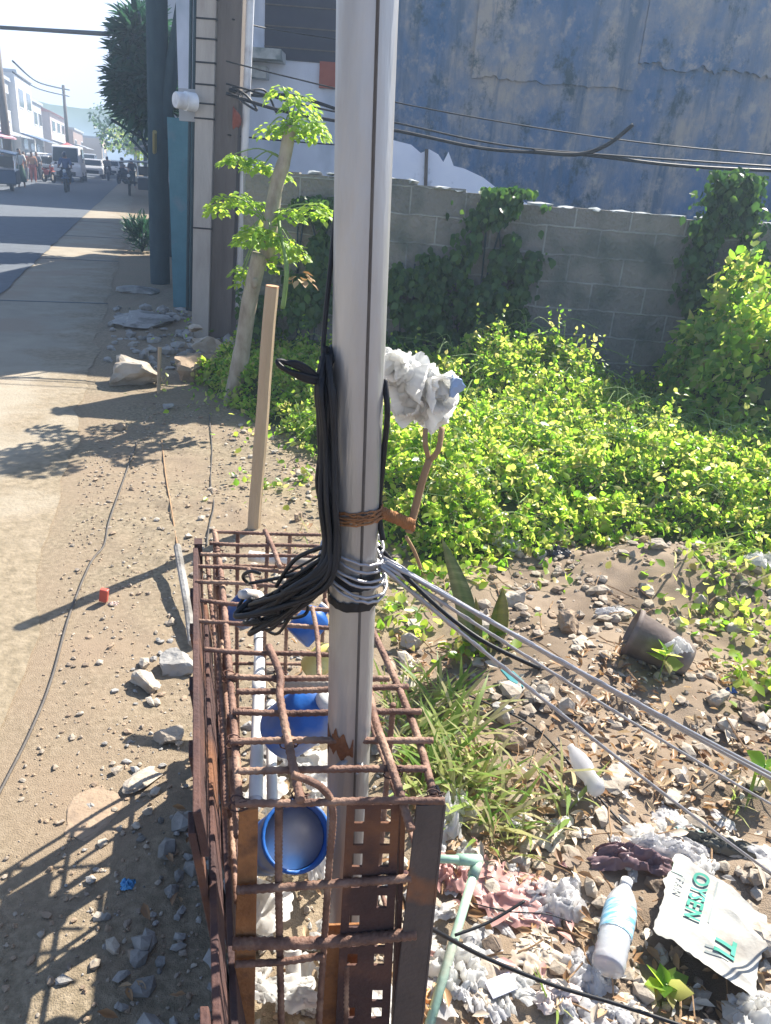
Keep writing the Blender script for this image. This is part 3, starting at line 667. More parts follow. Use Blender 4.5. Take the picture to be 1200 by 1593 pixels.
for i, (px, py, r, n) in enumerate(cl):
    c = at(px, py, TY + random.uniform(-.18, .18)); frond(P, D, N, S, c, r, int(n * 1.5))
    root = t1.lerp(t2, .5) if py > 280 else (t2.lerp(t3, .5) if py > 225 else t3)
    st = MB(); st.tube(smoothpath([root, root.lerp(c, .5) + Vector((0, 0, .05)), c], 5), .0045, 5); st.build('leaf_stalk', M['stem'], sp)
leaves('foliage', T_OV, P, D, N, S, GREEN_Y, sp)
gs = MB(); gs.tube(smoothpath([at(440, 480, TY - .3), at(446, 430, TY - .3), at(444, 400, TY - .25), at(436, 360, TY - .15), at(432, 320, TY)], 6), [.016] * 12 + [.012] * 13, 8)
gs.build('green_shoot', M['stem'], sp, smooth=True)
P = []; D = []; N = []; S = []
frond(P, D, N, S, at(470, 425, TY - .2), .07, 14, .9, (.05, .08)); leaves('dead_leaf_spray', T_OV, P, D, N, S, DRY, sp)

# wooden stake with its own shadow
kb = g(394, 826); kt = at(424, 447, kb.y)
sk = thing('wooden_stake', 'straight pale wooden stake with a sawn top behind the rebar cage', 'stake', kb)
mb = MB(); dz = (kt - kb); path = [kb - dz * .04] + [kb.lerp(kt, k / 8) + Vector((random.uniform(-.003, .003), 0, 0)) for k in range(9)]
mb.tube(path, [.030, .031, .031, .030, .032, .030, .029, .030, .029, .029], 9); mb.build('shaft', M['wood'], sk)
mb = MB(); mb.tube([kt - dz * .004, kt + dz * .006], .0285, 9); mb.build('cut_top', M['woodcut'], sk)

# ------------------------------------------------------------------ utility pole
ub = g(318, 530); 
up_ = thing('utility_pole', 'square concrete utility pole with wire bands standing by the house corner', 'utility pole', ub)
us = ub.y / ub.y
u0 = at(298, 520, ub.y).x; u1 = at(352, 520, ub.y).x; w_ = u1 - u0
tp = at(338, 0, ub.y)
lean = (tp.x - (u0 + u1) / 2) / tp.z
def leanp(x, z): return (x + lean * z)
def lbox(xa, xb, ya, yb, z0, z1):
    m_ = MB(); v = [(leanp(x, z), y, z) for z in (z0, z1) for x, y in ((xa, ya), (xb, ya), (xb, yb), (xa, yb))]
    m_.add(v, [(3, 2, 1, 0), (4, 5, 6, 7), (0, 1, 5, 4), (1, 2, 6, 5), (2, 3, 7, 6), (3, 0, 4, 7)]); return m_
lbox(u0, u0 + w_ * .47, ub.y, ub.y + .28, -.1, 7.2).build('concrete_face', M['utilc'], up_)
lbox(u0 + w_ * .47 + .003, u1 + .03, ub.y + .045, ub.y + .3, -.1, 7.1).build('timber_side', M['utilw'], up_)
for z in (2.1, 2.25, 2.42, 2.6, 2.75, 1.98, 1.05, 2.9):
    m_ = lbox(u0 - .006, u0 + w_ * .5, ub.y - .006, ub.y + .29, z, z + .014); m_.build('wire_band', M['black'], up_)
m_ = MB(); xx = u1 + .09
m_.tube([(leanp(xx, .3), ub.y + .1, .3), (leanp(xx, 3), ub.y + .1, 3), (leanp(xx, 6.8), ub.y + .1, 6.8)], .035, 10); m_.build('conduit', M['white'], up_, smooth=True)
m_ = MB(); xx = u0 - .10
for k, dx in enumerate((0, .035, .06)): m_.tube([(leanp(xx + dx, .25), ub.y + .2, .25), (leanp(xx + dx, 3.2), ub.y + .2, 3.2), (leanp(xx + dx, 7), ub.y + .2, 7)], .016, 6)
m_.build('cable_run', M['tealdark'], up_, smooth=True)
m_ = MB(); c = at(366, 185, ub.y); blob(m_, (c.x, ub.y + .05, c.z), (.07, .06, .14), 3, .25, 2); m_.build('insulator', M['redbrown'], up_, smooth=True)
mt = at(285, 157, ub.y - .1); 
me_ = thing('electric_meter', 'round pale electric meter bracketed beside the utility pole above the teal wall', 'electric meter', mt)
m_ = MB(); m_.lathe(mt + Vector((.09, .06, 0)), mt + Vector((-.05, -.07, 0)), [(0, 0), (0, .075), (.5, .078), (.52, .068), (.95, .066), (1, .060), (1, 0)], 32); m_.build('housing', M['white'], me_)
m_ = MB(); m_.box(mt + Vector((.02, .18, -.02)), (.2, .06, .26)); m_.build('back_box', flat('meter_box', (.38, .40, .42)), me_)

# dark trunk beside the road with a slanting limb, shrub at its foot
db = g(232, 440); DY = db.y
dk = thing('dark_tree_trunk', 'dark upright tree trunk with a slanting limb at the roadside left of the teal wall', 'tree', (db.x, DY, 0))
mb = MB(); r0 = (at(262, 200, DY).x - at(230, 200, DY).x) / 2
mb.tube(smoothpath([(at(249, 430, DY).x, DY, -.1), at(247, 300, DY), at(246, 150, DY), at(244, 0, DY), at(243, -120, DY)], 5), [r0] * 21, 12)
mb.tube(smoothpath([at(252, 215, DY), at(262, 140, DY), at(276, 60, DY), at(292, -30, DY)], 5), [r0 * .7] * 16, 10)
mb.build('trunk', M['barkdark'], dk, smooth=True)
fp = MB(); fp.tube([g(241, 415), at(241, 205, DY - .4)], .028, 8); tag(fp.build('thin_yellow_post', flat('ochre_post', (.35, .28, .10))), 'thin ochre post standing against the dark tree trunk', 'post')
P = []; S = []
c = g(222, 392)
sh = thing('roadside_shrub', 'small dark shrub growing at the foot of the dark tree trunk', 'shrub', c)
mb = MB()
for k in range(6): mb.tube([c, c + Vector((.15 * cos(k), .12 * sin(k), .4))], .012, 5)
mb.build('stem', M['barkdark'], sh)
for k in range(420):
    d = Vector((random.gauss(0, 1), random.gauss(0, 1), random.gauss(0, 1))).normalized() * random.uniform(.1, .32); P.append(c + Vector((d.x, d.y * .8, .3 + d.z))); S.append(random.uniform(.14, .24))
leaves('foliage', T_LONG, P, np.array([p - c for p in P]) + RNG.normal(size=(len(P), 3)) * .15, rdir(len(P), 1, .3), S, GREEN_B, sh)

# spiky-leaved tree over the road edge
TYY = 15.0
tc0 = at(208, 130, TYY)
tt = thing('spiky_tree', 'dense dark tree with long drooping pointed leaves over the right side of the street', 'tree', (tc0.x, TYY, 0))
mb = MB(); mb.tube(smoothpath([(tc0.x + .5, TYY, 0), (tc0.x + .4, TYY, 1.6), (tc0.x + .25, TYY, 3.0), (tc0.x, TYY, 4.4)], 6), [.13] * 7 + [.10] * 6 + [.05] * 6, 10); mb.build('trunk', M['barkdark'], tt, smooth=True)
P = []; D = []; S = []; top = at(205, 10, TYY).z; bot = at(190, 228, TYY).z; rx = (at(215, 130, TYY).x - at(160, 130, TYY).x)
lb = MB()
for k in range(24):
    a = k * 2.4; z = bot + (top - bot) * (k + 1) / 26; lb.tube([(tc0.x + .2, TYY, z - .3), (tc0.x + .2 + .6 * cos(a), TYY + .6 * sin(a), z)], .025, 5)
lb.build('limb', M['barkdark'], tt)
cx = tc0.x + .22
for k in range(95):
    while True:
        q = Vector((random.uniform(-1, 1), random.uniform(-1, 1), random.uniform(-1, 1)))
        if .35 < q.length < 1: break
    u = (q.z + 1) / 2; c = Vector((cx + q.x * rx * .78 * (1.05 - .45 * u), TYY + q.y * rx * .8, bot + .25 + u * (top - bot - .35)))
    for j_ in range(34):
        d = Vector((random.gauss(0, 1) + q.x * .9, random.gauss(0, 1) + q.y * .9, random.gauss(.25, .75))).normalized(); L = random.uniform(.28, .52)
        P.append(c + d * .03); D.append(tuple(d)); S.append(L)
D = np.array(D)
T_WIDE = (T_LONG[0] * np.array([1.05, 1, 1]), T_LONG[1])
leaves('foliage', T_WIDE, P, D, rdir(len(P), 1, .4), S, GREEN_B, tt)
# soft green trees far down the street
def round_tree(c, h, r, label, m=GREEN_D, n=1500, sz=(.25, .5)):
    t = thing('street_tree', label, 'tree', c, 'trees down the far street')
    c = Vector(c); mb = MB(); mb.tube(smoothpath([c, c + Vector((.1, 0, h * .4)), c + Vector((0, 0, h * .8))], 4), [.2] * 5 + [.1] * 4, 8)
    for k in range(5): mb.tube([c + Vector((0, 0, h * .4)), c + Vector((r * .6 * cos(k * 1.3), r * .6 * sin(k * 1.3), h * .75))], .06, 5)
    mb.build('trunk', M['barkdark'], t)
    P = []; S = []
    lob = [(random.gauss(0, .45) * r, random.gauss(0, .45) * r, h * .7 + random.gauss(0, .22) * r, r * random.uniform(.35, .6)) for _ in range(9)]
    for k in range(n):
        l = random.choice(lob); d = Vector((random.gauss(0, 1), random.gauss(0, 1), random.gauss(0, 1))).normalized() * l[3] * random.uniform(.7, 1.05)
        P.append((c.x + l[0] + d.x, c.y + l[1] + d.y, max(c.z + .8, l[2] + d.z))); S.append(random.uniform(*sz))
    leaves('crown', T_LOW, P, rdir(n, -.2, 1), rdir(n, .7, .7), S, m, t)
round_tree(road(78, -.6), 6.5, 3.0, 'mid green tree just left of the spiky tree down the street')
round_tree(road(98, .2), 6.0, 3.2, 'farther green tree beside the red roof', GREEN)
round_tree(road(150, 1.0), 7.0, 4.0, 'farthest tree at the end of the street')
# --- FOREGROUND ---
# ------------------------------------------------------------------ galvanised steel pole
pb = Vector((-.02, 1.09, 0)); PY = 1.09
ptop = at(572, 0, PY); pmid = at(550, 880, PY)
pd = (ptop - pmid).normalized(); pb = pmid - pd * (pmid.z / pd.z)
sp2 = thing('steel_pole', 'tall grey galvanised steel pole rising out of the rebar cage', 'pole', pb)
PR = .0375
def onpole(z, a=0.0, r=PR):
    """point on the pole's skin at height z, angle a (0 = +x, -90deg = towards camera)"""
    c = pb + pd * (z / pd.z); return c + Vector((cos(a) * r, sin(a) * r, 0))
mb = MB(); zz = [-.1 + .1 * k for k in range(36)]
mb.tube([onpole(z, 0, 0) for z in zz], [PR] * 36, 40); mb.build('tube', M['galv'], sp2, smooth=True)
mb = MB()
mb.tube([onpole(z, radians(-68), PR - .0002) for z in [-.05 + .05 * k for k in range(70)]], .0024, 6); mb.build('weld_seam', M['seam'], sp2)
# rust where the crossbars were tied and weld spatter
def band(mb, z0, z1, a0, a1, off=.0008, n=14, rag=0, seed=0):
    vs = []; 
    for i in range(n + 1):
        a = a0 + (a1 - a0) * i / n; j0 = rag * fbm(a * 3, seed, 0, 3); j1 = rag * fbm(a * 3, seed + 5, 0, 3)
        for z in (z0 + j0, z1 + j1): vs.append(onpole(z, a, PR + off))
    mb.add(vs, [(2 * i, 2 * i + 2, 2 * i + 3, 2 * i + 1) for i in range(n)])
mb = MB(); band(mb, .685, .725, radians(-165), radians(-75), .001, 34, .03, 2); mb.build('rust_patch', M['pole_rust'], sp2)
mb = MB(); blob(mb, onpole(.675, radians(-100), PR + .004), (.02, .008, .007), 5, .3, 2); blob(mb, onpole(.665, radians(-60), PR + .004), (.022, .007, .005), 8, .3, 2); mb.build('weld_spatter', M['galv'], sp2)

# ------------------------------------------------------------------ rebar cage
ZT = .70
cA = g(370, 1250, ZT); cB = g(690, 1246, ZT); cN = (g(335, 828, ZT) - cA); U = (cB - cA).normalized(); V = cN.normalized()
Wd = (cB - cA).length; Ln = cN.length
cage = thing('rebar_cage', 'rusty box-shaped rebar cage with formwork sides around the foot of the steel pole', 'rebar cage', cA - Vector((0, 0, ZT)))
def cg_(u, v, z): return cA + U * u + V * v + Vector((0, 0, z - ZT))
def grp(name, fn, m=M['rust'], smooth=True):
    b = MB(); fn(b); return b.build(name, m, cage, smooth=smooth)
# crossbars given by their picture ends (left x,y, right x,y) lying on the top plane
bars = [(332, 827, 500, 832), (326, 845, 506, 850), (312, 862, 510, 866), (308, 881, 515, 893), (305, 905, 518, 918), (312, 934, 522, 950),
        (308, 966, 524, 978), (318, 1010, 560, 1022), (353, 1052, 606, 1056), (368, 1076, 636, 1068), (362, 1107, 656, 1107), (358, 1154, 674, 1152), (370, 1200, 664, 1196), (366, 1250, 692, 1246)]
for i, (x0_, y0_, x1_, y1_) in enumerate(bars):
    zt = ZT + (.011 if i % 3 else .004)
    p0 = g(x0_, y0_, zt); p1 = g(x1_, y1_, zt)
    grp('crossbar', lambda b: rebar(b, p0, p1, .0058 if i > 7 else .005, [p0.lerp(p1, .3) + Vector((0, random.uniform(-.003, .003), random.uniform(-.004, .004))), p0.lerp(p1, .65) + Vector((0, random.uniform(-.003, .003), 0))]))
# rails along the length
def rail(pts, r=.0062, z=ZT):
    P = [g(x, y, z + dz) for x, y, dz in pts]; grp('rail', lambda b: rebar(b, P[0], P[-1], r, P[1:-1]))
rail([(372, 1252, 0), (366, 1150, -.003), (358, 1050, 0), (345, 900, .0), (334, 826, .002)], .0068)
rail([(352, 1255, -.02), (344, 1080, -.02), (328, 930, -.02), (322, 862, -.015)], .0055)
rail([(676, 1240, .0), (648, 1140, .0), (612, 1050, 0), (582, 985, 0), (545, 900, .0), (508, 828, 0)], .0068)
rail([(640, 1292, -.02), (612, 1200, .014), (584, 1120, .016), (572, 1060, .0)], .0072)
rail([(468, 1246, .02), (452, 1170, .02), (436, 1085, .018), (436, 1050, .02), (418, 1005, .02)], .0072)
rail([(497, 1052, .012), (494, 990, .016), (486, 945, .016)], .005)
rail([(402, 940, .018), (392, 900, .016), (386, 885, .02)], .0055)
rail([(436, 882, .02), (424, 850, .016), (412, 825, .02)], .006)
# uprights
def upright(u, v, ztop=ZT, r=.0058, lean_=(0, 0)):
    p1 = cg_(u, v, ztop); p0 = cg_(u + lean_[0], v + lean_[1], -.02); grp('upright', lambda b: rebar(b, p0, p1, r, [p0.lerp(p1, .5) + Vector((random.uniform(-.006, .006), random.uniform(-.006, .006), 0))]))
FN = U.cross(Vector((0, 0, 1)))       # near-face normal
def nf(x, y, off=0.0): return onplane(x, y, cA + FN * off, FN)
def bar_face(pts, r=.0062, off=0.0, name='face_bar'):
    P = [nf(x, y, off) for x, y in pts]; grp(name, lambda b: rebar(b, P[0], P[-1], r, P[1:-1]))
bar_face([(434, 1256), (434, 1400), (438, 1593), (440, 1800)], .0062, .0, 'upright')
bar_face([(455, 1205), (500, 1225), (518, 1262), (512, 1350), (505, 1460), (496, 1600), (488, 1800)], .0058, .006, 'upright')
bar_face([(540, 1500), (536, 1700), (533, 1850)], .006, .0, 'upright')
bar_face([(368, 1385), (500, 1376), (640, 1366)], .0068, .012)
bar_face([(362, 1468), (500, 1466), (648, 1452)], .010, .012)
bar_face([(366, 1500), (440, 1496), (505, 1486)], .006, .012)
bar_face([(360, 1640), (500, 1630), (640, 1610)], .006, .012)
for v in (.22, .42, .62, .80, Ln): upright(.0, v)
for v in (.25, .5, .75, Ln): upright(Wd - .02, v, ZT, .0055)
for u in (.06, .14, .2): upright(u, Ln, ZT, .0055)
for z in (.12, .28, .45, .6):
    p0 = cg_(-.0, .03, z); p1 = cg_(0, Ln, z); grp('side_stirrup', lambda b: rebar(b, p0, p1, .005))
    p0 = cg_(0, Ln, z); p1 = cg_(Wd - .03, Ln, z); grp('side_stirrup', lambda b: rebar(b, p0, p1, .005))
for z in (.2, .5):
    p0 = cg_(Wd, .06, z); p1 = cg_(Wd - .02, Ln, z); grp('side_stirrup', lambda b: rebar(b, p0, p1, .005))
# angle iron and flat plates of the near face
def prism(b, quad, th, n):
    """quad of points extruded by th along n"""
    q2 = [p + n * th for p in quad]; b.add(quad + q2, [(0, 1, 2, 3), (7, 6, 5, 4), (0, 4, 5, 1), (1, 5, 6, 2), (2, 6, 7, 3), (3, 7, 4, 0)])
q = [nf(372, 1262), nf(402, 1258), nf(392, 1800), nf(356, 1800)]
b = MB(); prism(b, q, .006, -FN); o = b.build('angle_post', M['rust_orange'], cage); bevel(o, .0015)
b = MB(); prism(b, [nf(648, 1254, .014), nf(690, 1252, .014), nf(650, 1640, .014), nf(606, 1640, .014)], .006, -FN)
prism(b, [nf(690, 1252, .014), nf(690, 1252, .014) + V * .045, nf(650, 1640, .014) + V * .045, nf(650, 1640, .014)], .005, U)
o = b.build('angle_post', M['angle'], cage); bevel(o, .0015)
tag(o, 'dark steel angle post at the right corner')
# perforated channel: plate with two columns of slots, real holes
def perforated(name, xa, xb, ya, yb, cols, rows, off, m, skip=(), jitter=.0, mixr=.62):
    TL = nf(xa[0], ya, off); TR = nf(xb[0], ya, off); BL = nf(xa[1], yb, off); BR = nf(xb[1], yb, off)
    us = [0.0]
    for c in range(cols): us += [(c + .5 - mixr / 2 * .62) / cols, (c + .5 + mixr / 2 * .62) / cols]
    us.append(1.0); vs_ = [0.0]
    for r in range(rows): vs_ += [(r + .5 - mixr / 2) / rows, (r + .5 + mixr / 2) / rows]
    vs_.append(1.0); b = MB()
    P = lambda u, v: (TL.lerp(TR, u)).lerp(BL.lerp(BR, u), v)
    for i in range(len(us) - 1):
        for j_ in range(len(vs_) - 1):
            if i % 2 == 1 and j_ % 2 == 1 and ((i // 2, j_ // 2) not in skip): continue
            b.add([P(us[i], vs_[j_]), P(us[i + 1], vs_[j_]), P(us[i + 1], vs_[j_ + 1]), P(us[i], vs_[j_ + 1])], [(0, 3, 2, 1)])
    o = b.build(name, m, cage)
    bm = bmesh.new(); bm.from_mesh(o.data); bmesh.ops.remove_doubles(bm, verts=bm.verts, dist=.0004); bm.to_mesh(o.data); bm.free()
    s = o.modifiers.new('solid', 'SOLIDIFY'); s.thickness = .004
    return o
perforated('perforated_channel', (540, 520), (622, 604), 1252, 1640, 2, 13, .004, M['rust_dark'], {(0, 4), (0, 8), (1, 5), (0, 9), (1, 8), (0, 11), (1, 12)})
b = MB(); prism(b, [nf(624, 1262), nf(632, 1262), nf(612, 1800), nf(604, 1800)], .03, -FN); bevel(b.build('channel_flange', M['rust_dark'], cage), .001)
b = MB(); prism(b, [nf(505, 1440, -.02), nf(560, 1438, -.02), nf(552, 1700, -.02), nf(495, 1700, -.02)], .004, -FN); b.build('rust_plate', M['rust_orange'], cage)
# left formwork: narrow upright planks with gaps, seen from inside
oA = g(314, 1250, ZT) ; oB = g(309, 858, ZT)
OV = (oB - oA).normalized(); OL = (oB - oA).length; ON = OV.cross(Vector((0, 0, 1)))
oA = oA - OV * .33; OL += .33
def fw_(v, z, off=0.0): return Vector((oA.x, oA.y, 0)) + OV * v + U * (.09 * (1 - z / ZT) + off) + Vector((0, 0, z))
def slab(v0, v1, z0, z1, off, th, name='formwork_board', m=None, sk_=0.0):
    b = MB(); q = [fw_(v0, z0, off), fw_(v1, z0 + sk_, off), fw_(v1, z1 + sk_, off), fw_(v0, z1, off)]
    b.add(q + [p - U * th for p in q], [(0, 1, 2, 3), (7, 6, 5, 4), (0, 4, 5, 1), (1, 5, 6, 2), (2, 6, 7, 3), (3, 7, 4, 0)]); o = b.build(name, m or M['rust_dark'], cage); bevel(o, .002)
slab(.0, OL, -.01, .17, 0, .012); slab(.0, OL, .176, .33, .002, .012, sk_=-.01)
slab(.02, OL, .45, .54, .0, .012, sk_=.012); slab(.30, OL, .62, ZT + .012, .0, .012)
for v in (.06, .30, .47, .66, .86, 1.02):
    if v < OL - .05: slab(v, v + .045, 0, ZT - (.03 if v > .2 else .14), -.0135, .012, 'formwork_post')
b = MB(); b.box(oB + Vector((.0, 0, -.35)) + OV * .02, (.035, .02, .74), rz=atan2(OV.y, OV.x)); b.build('corner_batten', M['rust_dark'], cage)
# tie wires on the crossings
for x, y in ((372, 1250), (466, 1242), (612, 1200), (436, 1052), (676, 1240), (366, 1154), (450, 1154), (358, 1053), (345, 905), (340, 860), (436, 882), (402, 905)):
    p = g(x, y, ZT + .006); b = MB(); b.tube([p + Vector((.012 * cos(t) * (1 + t * .02), .012 * sin(t) * .6, .010 * sin(t * .66))) for t in [2 * pi * i / 10 for i in range(31)]], .0013, 5); b.build('tie_wire', M['rust_dark'], cage)

# ------------------------------------------------------------------ cables and wires on the pole
cb_ = thing('black_cable_bundle', 'tangle of black cables strapped to the steel pole and drooping into the cage', 'cable', onpole(1.0, pi))
rnd = random.Random(5)
def atp(x, y, dy=0.0): return at(x, y, PY + dy)
def cable(b, pts, r=.004, n=6): b.tube(smoothpath(pts, 8), r, n)
for k in range(26):
    b = MB(); dx = rnd.uniform(-14, 8); jt = lambda: rnd.uniform(-7, 7); dy = rnd.uniform(-.055, -.012)
    e = [(400, 958), (415, 972), (388, 968), (440, 930), (398, 985), (425, 950), (455, 915), (380, 940), (410, 990), (470, 905), (395, 945)][k % 11]
    cable(b, [atp(509 + dx * .5, 545 + rnd.uniform(-8, 60), dy * .6), atp(509 + dx + jt() * .6, 610, dy), atp(512 + dx + jt(), 690, dy), atp(516 + dx + jt() * .6, 780, dy - .01), atp(520 + dx, 845 + jt() * 2, dy - .012),
              atp(508 + dx + jt(), 888 + jt() * 2, dy - .02), atp((508 + e[0]) / 2 + dx + jt() * 2, (895 + e[1]) / 2 + 8 + jt() * 2, dy - .01), atp(e[0] + jt() * 4, e[1] + jt() * 3, dy + .03), atp(e[0] + 6 + jt() * 2, e[1] - 16 + jt(), dy + .06)], rnd.uniform(.0022, .0052), 7)
    b.build('cable', M['black'], cb_, smooth=True)
b = MB(); cable(b, [atp(523, 325, .02), atp(514, 420, .0), atp(506, 500, -.01), atp(503, 560, -.02), atp(512, 620, -.03)], .0035); cable(b, [atp(520, 540, .0), atp(508, 580, -.03), atp(505, 640, -.03)], .007)
b.build('cable', M['black'], cb_, smooth=True)
b = MB()
for k in range(3): cable(b, [atp(512, 590 + 3 * k, -.03), atp(480, 585 + 4 * k, -.05), atp(445, 575, -.06), atp(432, 564, -.06), atp(440, 562 + k, -.055), atp(470, 575 - 4 * k, -.05), atp(510, 600, -.03)], .0035)
b.build('cable_loop', M['black'], cb_, smooth=True)
for k in range(7):
    b = MB(); x_ = rnd.uniform(385, 470); y_ = rnd.uniform(895, 975); a_ = rnd.uniform(0, 6); rx_ = rnd.uniform(14, 38)
    cable(b, [atp(505, 860 + 6 * k, -.03)] + [atp(x_ + rx_ * cos(a_ + t), y_ + rx_ * .6 * sin(a_ + t), .02 - .01 * t) for t in (0, 1.1, 2.2, 3.3, 4.4)], rnd.uniform(.0018, .0032), 6); b.build('cable', M['black'], cb_, smooth=True)
b = MB(); cable(b, [atp(598, 590, .0), atp(603, 640, -.01), atp(598, 700, 0), atp(590, 790, 0), atp(596, 840, -.01)], .0045); b.build('cable', M['black'], cb_, smooth=True)
b = MB(); cable(b, [atp(508, 640, -.02), atp(496, 720, -.03), atp(494, 760, -.03), atp(506, 810, -.03)], .003); cable(b, [atp(500, 870, -.03), atp(470, 890, -.02), atp(450, 905, 0), atp(428, 925, 0)], .004); cable(b, [atp(505, 850, -.04), atp(460, 870, -.02), atp(430, 912, 0)], .0035); b.build('cable', M['black'], cb_, smooth=True)
# black electrician's tape wraps
b = MB()
for (y0_, y1_, o_) in ((893, 915, .006), (935, 948, .003)):
    z0 = atp(550, y1_, -.03).z; z1 = atp(550, y0_, -.03).z
    band(b, z0, z1, radians(-200), radians(20), o_, 24, .006, y0_)
b.build('tape_wrap', M['black'], cb_, smooth=True)
b = MB(); p = atp(398, 925, .03); b.lathe(p, p + Vector((-.022, -.02, .01)), [(0, 0), (0, .008), (.5, .009), (1, .007), (1, 0)], 14)
b.build('plug', M['lid'], cb_, smooth=True)

def wraps(b, z0, z1, turns, r, off=.004, tilt=.012, seed=0, a0=0.0):
    rr = random.Random(seed); n = int(turns * 36); pts = []
    for i in range(n + 1):
        t = i / n; a = a0 + 2 * pi * turns * t; z = z0 + (z1 - z0) * t + tilt * cos(a + .6) + .002 * rr.uniform(-1, 1); pts.append(onpole(z, a, PR + off + .002 * sin(a * 2.3)))
    b.tube(pts, r, 6)
gw = thing('guy_wires', 'silvery grey wires wound on the steel pole and stretched down to the right', 'wire', onpole(1.05, 0))
zc = atp(560, 880, -.03).z
for k in range(3):
    b = MB(); wraps(b, zc + .030 - .024 * k, zc + .004 - .02 * k, 2.3, .0026, .009 + .003 * k, -.016 - .004 * k, k, -.3); b.build('coil', M['graywire'], gw, smooth=True)
a0 = atp(596, 868, -.01)
for name_, pA, pB, r in (('strand', a0, g(1560, 1392), .0042), ('strand', a0 + Vector((.006, -.005, -.004)), g(1590, 1395), .0036), ('strand', a0 + Vector((0, -.008, -.006)), g(1420, 1370), .0030),
                         ('strand', atp(592, 880, -.02), g(1330, 1448), .0034)):
    b = MB(); L = (pB - pA); path = [pA + L * (i / 60) - Vector((0, 0, .06 * 4 * (i / 60) * (1 - i / 60) * .35)) for i in range(61)]
    b.tube(path, r, 7)
    for ph in (0, pi): b.tube([p + Vector((cos(i * 1.2 + ph) * r * .8, 0, sin(i * 1.2 + ph) * r * .8)) for i, p in enumerate(path[:22])], r * .55, 5)
    b.build(name_, M['graywire'], gw, smooth=True)
b = MB(); cable(b, [atp(590, 850, .0), atp(640, 905, -.01), atp(700, 960, -.03), atp(760, 1002, -.05), atp(840, 1040, -.05)], .004); b.build('black_lead', M['black'], gw, smooth=True)

# rusty binding wire holding a dry branch
rw = thing('rusty_binding_wire', 'rust-red wire wound round the steel pole above the grey coils', 'wire', onpole(1.15, 0))
zr = atp(560, 803, -.03).z
for k in range(3):
    b = MB(); wraps(b, zr + .008 - .008 * k, zr - .004 - .005 * k, 3.2, .0017, .003 + .0015 * k, .004, 20 + k, .4 * k); b.build('coil', M['rust_orange'], rw, smooth=True)
b = MB()
for k in range(5):
    b.tube([onpole(zr, radians(-10), PR + .003).lerp(atp(645, 818, .0), i / 24) + Vector((0, cos(i * .9 + k * 1.25) * .006, sin(i * .9 + k * 1.25) * .009)) for i in range(25)], .0019, 5)
blob(b, atp(632, 815, 0), (.016, .012, .010), 9, .4, 2)
b.build('twisted_tail', M['rust_orange'], rw, smooth=True)
br_ = thing('dry_forked_branch', 'dry brown forked branch tied to the steel pole by the rusty wire', 'branch', atp(640, 825, .02))
b = MB(); b.tube(smoothpath([atp(636, 828, .0), atp(645, 795, .02), atp(658, 745, .03), atp(668, 715, .04)], 5), [.0065] * 8 + [.006] * 8, 7)
b.tube(smoothpath([atp(668, 716, .04), atp(662, 692, .04), atp(662, 668, .06)], 4), .004, 6); b.tube(smoothpath([atp(667, 718, .04), atp(682, 700, .04), atp(688, 665, .06)], 4), .0045, 6)
b.tube(smoothpath([atp(632, 835, .0), atp(645, 858, .01), atp(655, 885, .02)], 4), .003, 5)
b.build('branch', M['twig'], br_, smooth=True)

# crumpled white plastic on the branch
def crumple(name, c, w_, d_, h_, m, seed=0, rz=0.0, n=30, rag=.25, parent=None, curl=.0, tilt=None, amp=.35, fine=1.0, into=None):
    c = Vector(c); R = tilt or Matrix.Rotation(rz, 3, 'Z'); vs = []; b = MB()
    for j_ in range(n):
        for i in range(n):
            u = -1 + 2 * i / (n - 1); v = -1 + 2 * j_ / (n - 1)
            a = atan2(v, u); rad = max(abs(u), abs(v)); sq = rad / (sqrt(u * u + v * v) + 1e-6) if rad > 0 else 1
            k = (1 - .5 * (1 - sq)) * (1 + rag * fbm(cos(a) * 1.3 + seed, sin(a) * 1.3, seed * 1.1, 3))
            r1 = 1 - abs(fbm(u * 1.3 + seed * 3.1, v * 1.3, seed, 2)) * 1.6; wu = u + .5 * fbm(u * 2, v * 2, seed + 4, 2); wv = v + .5 * fbm(u * 2, v * 2, seed + 7, 2); r2 = (1 - abs(fbm(wu * 1.1 * fine + seed, wv * 3.4 * fine, seed * 2.0, 2)) * 2.2) * .6 + (1 - abs(fbm(wu * 2.9 * fine + seed, wv * 1.2 * fine, seed * 3.0, 1)) * 2.2) * .4
            z = h_ * (.62 * r1 + amp * r2) * (1 - .75 * rad ** 3) + curl * rad ** 2
            vs.append(R @ Vector((u * w_ / 2 * k + .08 * w_ * fbm(u * 3, v * 3, seed + 9, 2), v * d_ / 2 * k + .08 * d_ * fbm(u * 3, v * 3, seed + 5, 2), z)) + c)
    (into or b).add(vs, [(j_ * n + i, j_ * n + i + 1, (j_ + 1) * n + i + 1, (j_ + 1) * n + i) for j_ in range(n - 1) for i in range(n - 1)])
    if into: return None
    return b.build(name, m, parent, origin=c if parent is None else None, smooth=n > 25)
wp = thing('white_plastic_clump', 'bright white crumpled plastic clump snagged on top of the dry forked branch', 'plastic bag', atp(650, 640, .12))
b = MB()
